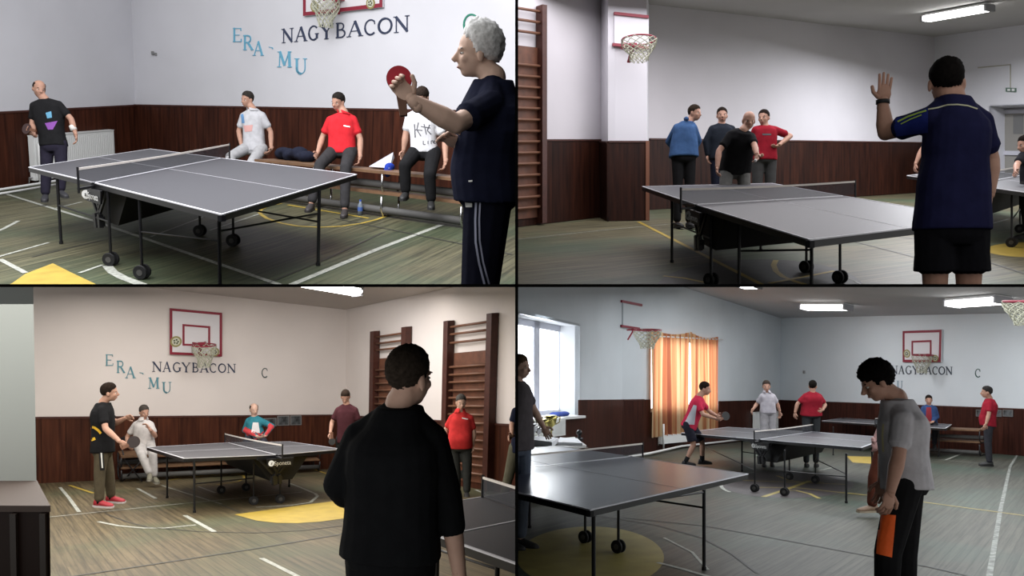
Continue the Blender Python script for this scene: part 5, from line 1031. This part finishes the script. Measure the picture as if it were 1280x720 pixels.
mark(fl, LINE_D, ([(700, 640), (756, 646), (820, 656), (877, 672), (915, 692), (946, 716)], .03), ([(780, 647), (880, 657), (960, 671), (1094, 696), (1160, 708), (1230, 724)], .035))
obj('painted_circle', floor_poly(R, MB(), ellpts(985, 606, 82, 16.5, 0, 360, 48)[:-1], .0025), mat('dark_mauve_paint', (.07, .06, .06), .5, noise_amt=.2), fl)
yb = mat('yellow_thin_paint', (.34, .27, .08), .5, noise_amt=.2); mark(fl, yb, ([(918, 600), (960, 601.5), (1058, 605.5)], .05), ([(940, 609), (1000, 610), (1083, 619)], .05), ([(954, 621), (985, 611), (1012, 601)], .08), ([(971, 594.5), (985, 600), (998, 602), (1030, 603)], .05), ([(976, 613), (995, 613), (1012, 617), (1024, 623)], .06), ([(1060, 616), (1158, 628), (1300, 647)], .05))
obj('painted_patch', floor_poly(R, MB(), [(1058, 570), (1092, 571), (1094, 580), (1066, 578)]), LINE_Y, fl)
# pipes and radiators
pipe(R, [R.fl(700, 589, .08)+WA.N*.12, R.fl(778, 570.5, .08)+WA.N*.12, R.fl(806, 566.5, .08)+WA.N*.1, W3.pt(W3.L*.2, .08, .12), W3.pt(W3.L*.98, .08, .12)], .03, 'pale heating pipe along the foot of the far left wall, lower-right room')
pipe(R, [W3.pt(c0+.4, .03, .2), W3.pt(c0+.4, .75, .2)], .025, 'short upright heating pipe under the left orange curtain')
radiator(R, W3, [(827, 545), (859, 541), (859, 552), (827, 556)], 'whitish radiator under the left orange curtain')
radiator(R, W3, [(944.5, 516), (973, 517), (973, 536), (944.5, 537)], 'white radiator near the room corner behind the man in white polo, lower-right room')
radiator(R, WA, [(668, 527), (707, 527), (707, 544), (668, 546)], 'white radiator under the bright window, lower-right room')
bc = MB()
for k in range(5): p = WA.pt(WA.hit(699+k*3, 517, 0)[0], oh0+.04, -.1); bc.ell(p, Vector((.12, 0, 0)), Vector((0, .12, 0)), Vector((0, 0, .05)), 10, 6)
tag(obj('blue_cloth', None, cloth((.05, .08, .28)), None, True, mesh=remesh(bc, .02)), 'blue cloth lying on the window sill', 'cloth')
# column board and hoop
t = thing('basketball_backboard', W2.pt(.5, 3, .05), 'basketball hoop on the narrow column left of the orange curtains, lower-right room', 'basketball hoop', 'basketball hoops')
q = [W2.hit(u, v, .05) for u, v in ((779, 409), (803, 413), (803, 380), (779, 376))]; obj('board', MB().hexa([W2.pt(a, h, .05) for a, h in q], [W2.pt(a, h, .01) for a, h in q]), PLASTER_BR, t)
for pp in (((778, 375), (803, 380), (803, 383), (778, 378)), ((777.5, 406), (800, 409.5), (800, 412), (777.5, 409))): m = MB(); W2.quad(m, pp, .04, .09); obj('red_bar', m, RED, t)
c = R.at(809, 412.5, 17.2); hoop_at(R, t, c, .30, .40, Vector((.95, -.3, 0)), .42)
backboard(R, WB, [(1128.4, 452.7), (1176, 452.7), (1177, 412), (1128.4, 413.8)], [(1139.5, 444.8), (1164.5, 444.8), (1164.5, 425), (1139.5, 426)], (1152.4, 444), .25, .5, 'distant basketball backboard with red border above NAGYBACON, lower-right room', [(1133.5, 442, .12), (1169, 448, .10)], fw=.07)
letter(WB, 'E', [(1075.5, 467), (1082, 467), (1082, 456), (1075.5, 456)], mat('faded_letter', (.22, .30, .36), .6), 'faded blue letter E above the head of the boy in grey, lower-right room', 'blue letters on the wall of the lower-right room')
letter(WB, 'U', [(1121, 486.5), (1129, 486.5), (1129, 476), (1121, 476)], mat('faded_letter', (.22, .30, .36), .6), 'faded blue letter U right of the head of the boy in grey', 'blue letters on the wall of the lower-right room')
nagybacon(WB, [(1114, 1122.5), (1123, 1131), (1131.5, 1140.5), (1140.5, 1148.5), (1149, 1156), (1156.5, 1165), (1165, 1173), (1173, 1182), (1182, 1191)], ((1114, 457), (1191, 458.5)), ((1114, 467.5), (1191, 468.5)), mat('dark_letter_far', (.05, .06, .08), .6), R)
letter(WB, 'C', [(1218.3, 471.5), (1226.5, 471.8), (1226.5, 461.2), (1218.3, 461)], mat('green_grey_letter', (.03, .08, .07), .6), 'dark green letter C between the backboard and the right rim, lower-right room', 'single letters C')
for k, (x0, x1) in enumerate(((1220, 1231), (1239, 1252), (1253.5, 1266))): picture(R, WB, [(x0, 520.5), (x1, 521), (x1, 512.5), (x0, 512)], '%s of three small pictures on the wainscot behind the man in red, lower-right room' % ('leftmost', 'middle one', 'rightmost')[k], pm_)
a, h = WB.hit(1006, 465); tag(obj('wall_hook', MB().bar(WB.pt(a, h, 0), WB.pt(a, h, .06), .06, .1), mat('grey_iron', (.2, .2, .2), .5)), 'tiny grey hook on the white back wall above the man in red, lower-right room', 'hook')
t = thing('basketball_hoop', R.at(1281, 376, 9), 'near basketball hoop cut by the right edge of the lower-right room', 'basketball hoop', 'basketball hoops'); hoop_at(R, t, R.at(1283, 377, 9), .225, .27, Vector((-1, -.1, 0)), .6)
bench(R, R.fl(1128, 565), R.fl(1224, 571), .66, 'gym bench with shelves along the far back wall, lower-right room', .4, mats=BLACK)
tt_table(R, (519, 574), (693, 557), (936, 592.5), (737.6, 637.6), 'large dark table tennis table nearest the camera in the lower-right room', ((560, 596), (789, 570.5)),
         legs=[(742, 750), (880, 712.6), (662, 660)], wheels=[(731.5, 678.5), (773, 691)], bars=[(0, 1, .70), (3, 1, .56)], carriage=False, logo=False, tm=mat('table_glossy_blue', (.05, .055, .085), .28, spec=.6))
tt_table(R, (851, 541), (910, 533.8), (1112, 547), (1077, 559.5), 'grey table tennis table in the middle of the lower-right room with net and brackets', ((949.6, 549.3), (1015.6, 539.6)),
         legs=[(880, 577), (927.5, 589.6), (1057.8, 629), (1090, 600)], wheels=[(943.5, 615), (980.8, 620), (986.7, 600), (1019.3, 604)], bars=[(0, 4, .35), (1, 6, .4), (5, 2, .38), (7, 2, .42)])
tt_table(R, (1027, 526), (1052, 522.5), (1190, 530.5), (1182, 535.5), 'farthest small-looking table tennis table by the back wall, lower-right room', legs=[(1041.5, 569), (1160.5, 579), (1173.6, 571)], carriage=False, logo=False)
# desk with books and trophies under the window
d0, d1, d2, d3 = R.fl(650, 566, .70), R.fl(733, 556.5, .70), R.fl(718, 546, .70), R.fl(650, 553.5, .70); t = thing('desk', R.drop((d0+d2)/2), 'small desk with papers and trophies under the bright window', 'desk')
obj('desk_top', MB().hexa([d0, d1, d2, d3], [p-R.V*.04 for p in (d0, d1, d2, d3)]), mat('desk_pale', (.45, .45, .44), .5), t)
for p in (d0, d1, d2, d3): obj('leg', MB().bar(p-R.V*.04, R.drop(p), .05, .05), mat('desk_leg', (.25, .2, .15), .5), t)
def book(px, hh, th, label, m, nm='book'):
    q = [R.fl(u, v, hh) for u, v in px]; t = thing(nm, q[0], label, 'book', 'papers and books on the desk')
    obj('pages', MB().hexa(q, [p-R.V*th for p in q]), mat('pages_white', (.66, .67, .70), .8), t); obj('cover', MB().hexa([p+R.V*.004 for p in q], q), m, t)
book([(661, 549), (690, 553), (698, 547.5), (671, 545)], .80, .08, 'thick white open book on the desk under the window', mat('cover_white', (.7, .7, .74), .7)); book([(697, 553), (728, 554), (722, 548.5), (700, 547)], .745, .04, 'thin white papers spread at the right end of the desk', mat('cover_white', (.7, .7, .74), .7))
def trophy(u, v, s, label, col=(.42, .36, .12)):
    b = R.fl(u, v, .70); V = R.V; g = mat('trophy_%d' % int(col[0]*100), col, .25, metal=.8); t = thing('trophy', b, label, 'trophy', 'trophies on the desk')
    obj('base', MB().bar(b, b+V*.06*s, .10*s, .10*s, Vector((0, 1, 0))), mat('marble_dark', (.12, .11, .10), .3), t)
    K = 16; prof = [(.04, .06), (.015, .09), (.012, .20), (.03, .23), (.075, .27), (.095, .36), (.10, .42)]
    m = MB(); m.loft([[b+V*h*s+Vector((math.cos(2*math.pi*k/K)*r*s, math.sin(2*math.pi*k/K)*r*s, 0)) for k in range(K)] for r, h in prof]); obj('cup', m, g, t, True)
    for sg in (-1, 1): obj('handle', MB().tube([b+V*.39*s+Vector((sg*.095*s, 0, 0)), b+V*.40*s+Vector((sg*.15*s, 0, 0)), b+V*.31*s+Vector((sg*.14*s, 0, 0)), b+V*.27*s+Vector((sg*.07*s, 0, 0))], .01*s, 6), g, t, True)
trophy(689, 550.5, 1.1, 'tallest gold cup trophy, rightmost on the desk'); trophy(680, 551.5, .95, 'gold cup trophy just left of the tallest one'); trophy(667, 554, .8, 'small silvery cup trophy at the left of the desk', (.5, .5, .5)); trophy(673.5, 553, .65, 'smallest silvery cup in the middle of the desk', (.5, .48, .45))
gb = R.fl(724, 551, .70); t = thing('desk_figure', gb, 'small dark statuette at the right end of the desk', 'statuette'); obj('base', MB().tube([gb, gb+R.V*.05], .07, 12), BLACK, t); obj('stem', MB().tube([gb+R.V*.05, gb+R.V*.12], .03, 10), BLACK, t); obj('head', MB().ball(gb+R.V*.15, .055), BLACK, t, True)
P20 = person(R, 8.2, 'person in dark grey T-shirt standing at the left edge by the window, lower-right room', (650, 458, 65, 2, 0), dict(n=(646, 475), s1=(640, 485, -.1), s2=(657, 484, .12), e1=(640, 515, -.1), w1=(648, 540, -.1), g1=(652, 550), e2=(667, 512, .1), w2=(679, 533, .1), g2=(684, 542, .1), h1=(636, 555, -.05), h2=(653, 553, .05)), (.09, .08, .085), (.10, .12, .16), (.16, .10, .06), 'short', SKIN_PALE, bulk=1.15)
P21 = person(R, 16.0, 'player in red and grey shirt and black shorts crouching before the orange curtain', (881, 485.5, 80, 8, 0), dict(n=(874.5, 495), s1=(872, 501, -.17), s2=(877, 500.5, .17), e1=(878.5, 518, -.25), w1=(894, 523, -.25), g1=(902, 525, -.25), e2=(886, 514, .25), w2=(895, 519, .15), g2=(901, 521, .1), h1=(859, 531, -.1), h2=(864, 532, .1), k1=(867, 556, -.12), k2=(878, 554, .15), a1=(857, 577, -.15), a2=(877.5, 575, .2), t1=(864, 585, -.15), t2=(889, 582.5, .2)),
       (.42, .025, .06), (.02, .02, .028), (.025, .018, .014), 'short', SKIN, bulk=1.15, legs='px', shorts=True, sock=(.012, .012, .012), shoes=(.015, .015, .018), body_yaw=75, hs=1.08)
decal(R, [P21[2]], P21[2], 'grey_side_panel', mat('shirt_grey_panel', (.38, .38, .42), .9), polys=[[(867, 506), (871, 507), (868, 531), (855, 530)]])
paddle(R, R.at(907, 520, 15.6), Vector((.3, -1, .3)), Vector((.8, 0, .5)), 'black bat held out by the player in the red and grey shirt', r=.085, face=(.015, .015, .015))
P22 = person(R, 17.2, 'man in white polo and pale grey trousers standing before the radiator, lower-right room', (958, 482.5, 5, 4, 0), dict(n=(958.5, 490), s1=(951.5, 494.5), s2=(967, 494.5), e1=(946, 505, .1), w1=(941.5, 511.5, .0), g1=(939, 515.5, -.05), e2=(972, 505.5), w2=(974.5, 514.5), g2=(975, 520), h1=(955, 514), h2=(965, 514)), (.36, .34, .37), (.30, .29, .30), (.08, .06, .05), 'short', SKIN, collar=True)
P23 = person(R, 17.0, 'man in red T-shirt seen from behind between the table and the back wall, lower-right room', (1016, 482.5, 172, 5, 0), dict(n=(1015.5, 489.5), s1=(1005.5, 494), s2=(1025.5, 494.5), e1=(996.5, 505), w1=(994, 515.5), g1=(993.5, 520), e2=(1031.5, 506, .05), w2=(1028, 512.5, -.1), g2=(1024, 515, -.15), h1=(1008, 517), h2=(1020, 517)), (.21, .012, .022), (.03, .032, .034), (.015, .012, .01), 'short', SKIN, bulk=1.3)
P24 = person(R, 20.5, 'distant seated man in blue jacket over a red shirt, behind the farthest table', (1161, 499.8, 5, 3, 0), dict(n=(1161, 506), s1=(1153.5, 509.5), s2=(1169, 509.5), e1=(1151.5, 521), w1=(1157, 527, -.3), g1=(1160.5, 529, -.35), e2=(1171.5, 521), w2=(1166, 527, -.3), g2=(1162, 529, -.35), h1=(1156.5, 530.5), h2=(1167, 530.5), k1=(1154, 534, -.45), k2=(1169, 534, -.45), a1=(1155, 556, -.5), a2=(1168, 556, -.5), t1=(1154, 560, -.7), t2=(1169, 560, -.7)), (.035, .065, .16), (.02, .02, .025), (.03, .022, .018), 'short', SKIN, sleeve='long', legs='px', bulk=1.15)
decal(R, [P24[2]], P24[2], 'red_undershirt', mat('undershirt_red', (.22, .02, .03), .9), polys=[[(1158, 509), (1164, 509), (1165, 527), (1157, 527)]])
P25 = person(R, 17.3, 'man in red T-shirt and dark trousers standing in profile at the far right, lower-right room', (1233.5, 490, -82, 3, 0), dict(n=(1237, 498), s1=(1237.5, 503.5, -.17), s2=(1236.5, 503, .17), e1=(1236, 518, -.22), w1=(1232.5, 530, -.28), g1=(1229.5, 537, -.3), e2=(1234, 518, .2), w2=(1231, 530, .1), g2=(1229, 536, .1), h1=(1235.5, 530, -.09), h2=(1235.5, 530, .09)), (.27, .016, .03), (.035, .035, .042), (.05, .045, .042), 'short', SKIN, bulk=1.2, belly=.04, hs=1.05)
P27 = person(R, 10.4, 'person in rust-brown trousers and tan shoes mostly hidden behind the boy in grey', (1106, 489, -80, 10, 0), dict(n=(1114, 499), s1=(1112, 507, -.17), s2=(1115, 505, .15), e1=(1103, 532, -.2), w1=(1092, 552, -.25), g1=(1094, 562, -.25), e2=(1122, 528, .1), w2=(1120, 545, .1), g2=(1118, 552, .1), h1=(1104, 562, -.09), h2=(1112, 561, .09), k1=(1093, 597, -.12), k2=(1126, 598, .12), a1=(1090, 632, -.14), a2=(1145, 626, .16), t1=(1073, 639, -.15), t2=(1152, 640, .1)),
       (.02, .016, .018), (.085, .026, .016), (.03, .022, .018), 'short', mat('skin_mauve', (.30, .17, .16), .5), legs='px', shoes=(.20, .13, .085), sole=(.3, .25, .18), legscale=1.05)
P26 = person(R, 4.7, 'black-haired boy in grey T-shirt and black trousers with orange patch, lower-right room', (1097, 475, -76, 28, 0), dict(n=(1120, 497), s1=(1128, 521, -.15), s2=(1122, 518, .15), e1=(1123, 570, -.2), w1=(1113, 614, -.26), g1=(1109, 633, -.28), e2=(1108, 560, .2), w2=(1103, 600, .12), g2=(1101, 620, .1), h1=(1132, 602, -.085), h2=(1134, 602, .085), k1=(1110, 690, -.12), k2=(1130, 694, .1), a1=(1107, 790, -.1), a2=(1131, 800, .12), t1=(1085, 800, -.1), t2=(1110, 810, .12)),
       (.40, .39, .41), (.008, .008, .009), (.006, .005, .005), 'long', SKIN, bulk=1.02, legs='px', hs=.93, hvol=1.3, body_yaw=-72, shirt_low=-.12, shirt_loose=.012, hand_curl=(.7, .5), thumbs=(1, 1))
decal(R, [P26[3]], P26[3], 'orange_patch', mat('patch_orange', (1, .15, .025), .7, bump=.4, noise_scale=30), polys=[[(1099, 642), (1120, 644), (1115, 697), (1095, 692)]], lift=.008)
decal(R, [P26[2]], P26[2], 'yellow_print', mat('print_cream', (.5, .45, .25), .8), strips=[([(1104, 530), (1103, 545), (1104, 565)], 2.5)])
# ================================================================ black partitions between the four rooms
CUR[0] = None
UD, VD = 645.8, 357.0                          # the two partition planes pass the camera's eye
px_, pz_ = (UD-640)/FP, (360-VD)/FP
Z0, Z1, T = 2.25, 34.0, .0085
black = mat('partition_black', (.002, .002, .002), .95, spec=0)
def slab_v():
    m = MB(); f = lambda y, z, s: (px_*y+s*T/2, y, z); return m.hexa([f(Z0, -12, -1), f(Z1, -12, -1), f(Z1, 18, -1), f(Z0, 18, -1)], [f(Z0, -12, 1), f(Z1, -12, 1), f(Z1, 18, 1), f(Z0, 18, 1)])
def slab_h(): 
    m = MB(); f = lambda y, x, s: (x, y, pz_*y+s*T/2); return m.hexa([f(Z0, -24, -1), f(Z1, -24, -1), f(Z1, 24, -1), f(Z0, 24, -1)], [f(Z0, -24, 1), f(Z1, -24, 1), f(Z1, 24, 1), f(Z0, 24, 1)])
obj('wall_partition', slab_v(), black, kind='structure'); obj('floor_partition', slab_h(), black, kind='structure')
bpy.context.view_layer.update()
for key, sx, sz in (('TL', -1, 1), ('TR', 1, 1), ('BL', -1, -1), ('BR', 1, -1)):
    dead = []
    for o in ROOM_OBJS.get(key, []):
        if o.type != 'MESH': continue
        off = wloc(o)
        nx = Vector((sx, -sx*px_, 0)); nz = Vector((0, -sz*pz_, sz))
        vs_ = [v.co+off for v in o.data.vertices]
        for nv in (nx, nz):
            mn_ = min(p.dot(nv) for p in vs_) if vs_ else 0
            if mn_ < 0:
                bm = bmesh.new(); bm.from_mesh(o.data)
                bmesh.ops.bisect_plane(bm, geom=bm.verts[:]+bm.edges[:]+bm.faces[:], plane_co=-off+nv.normalized()*(T/2*0+.0), plane_no=nv, clear_inner=True)
                bm.to_mesh(o.data); bm.free(); vs_ = [v.co+off for v in o.data.vertices]
        if len(o.data.polygons) == 0: dead.append(o)
    dead = set(dead)
    for o in list(dead):
        for c in o.children_recursive: dead.add(c)
    names = [o.name for o in dead]
    for n in names:
        o = bpy.data.objects.get(n)
        if o: bpy.data.objects.remove(o)
# drop empty roots
for o in list(bpy.data.objects):
    if o.type == 'EMPTY' and not o.children: bpy.data.objects.remove(o)
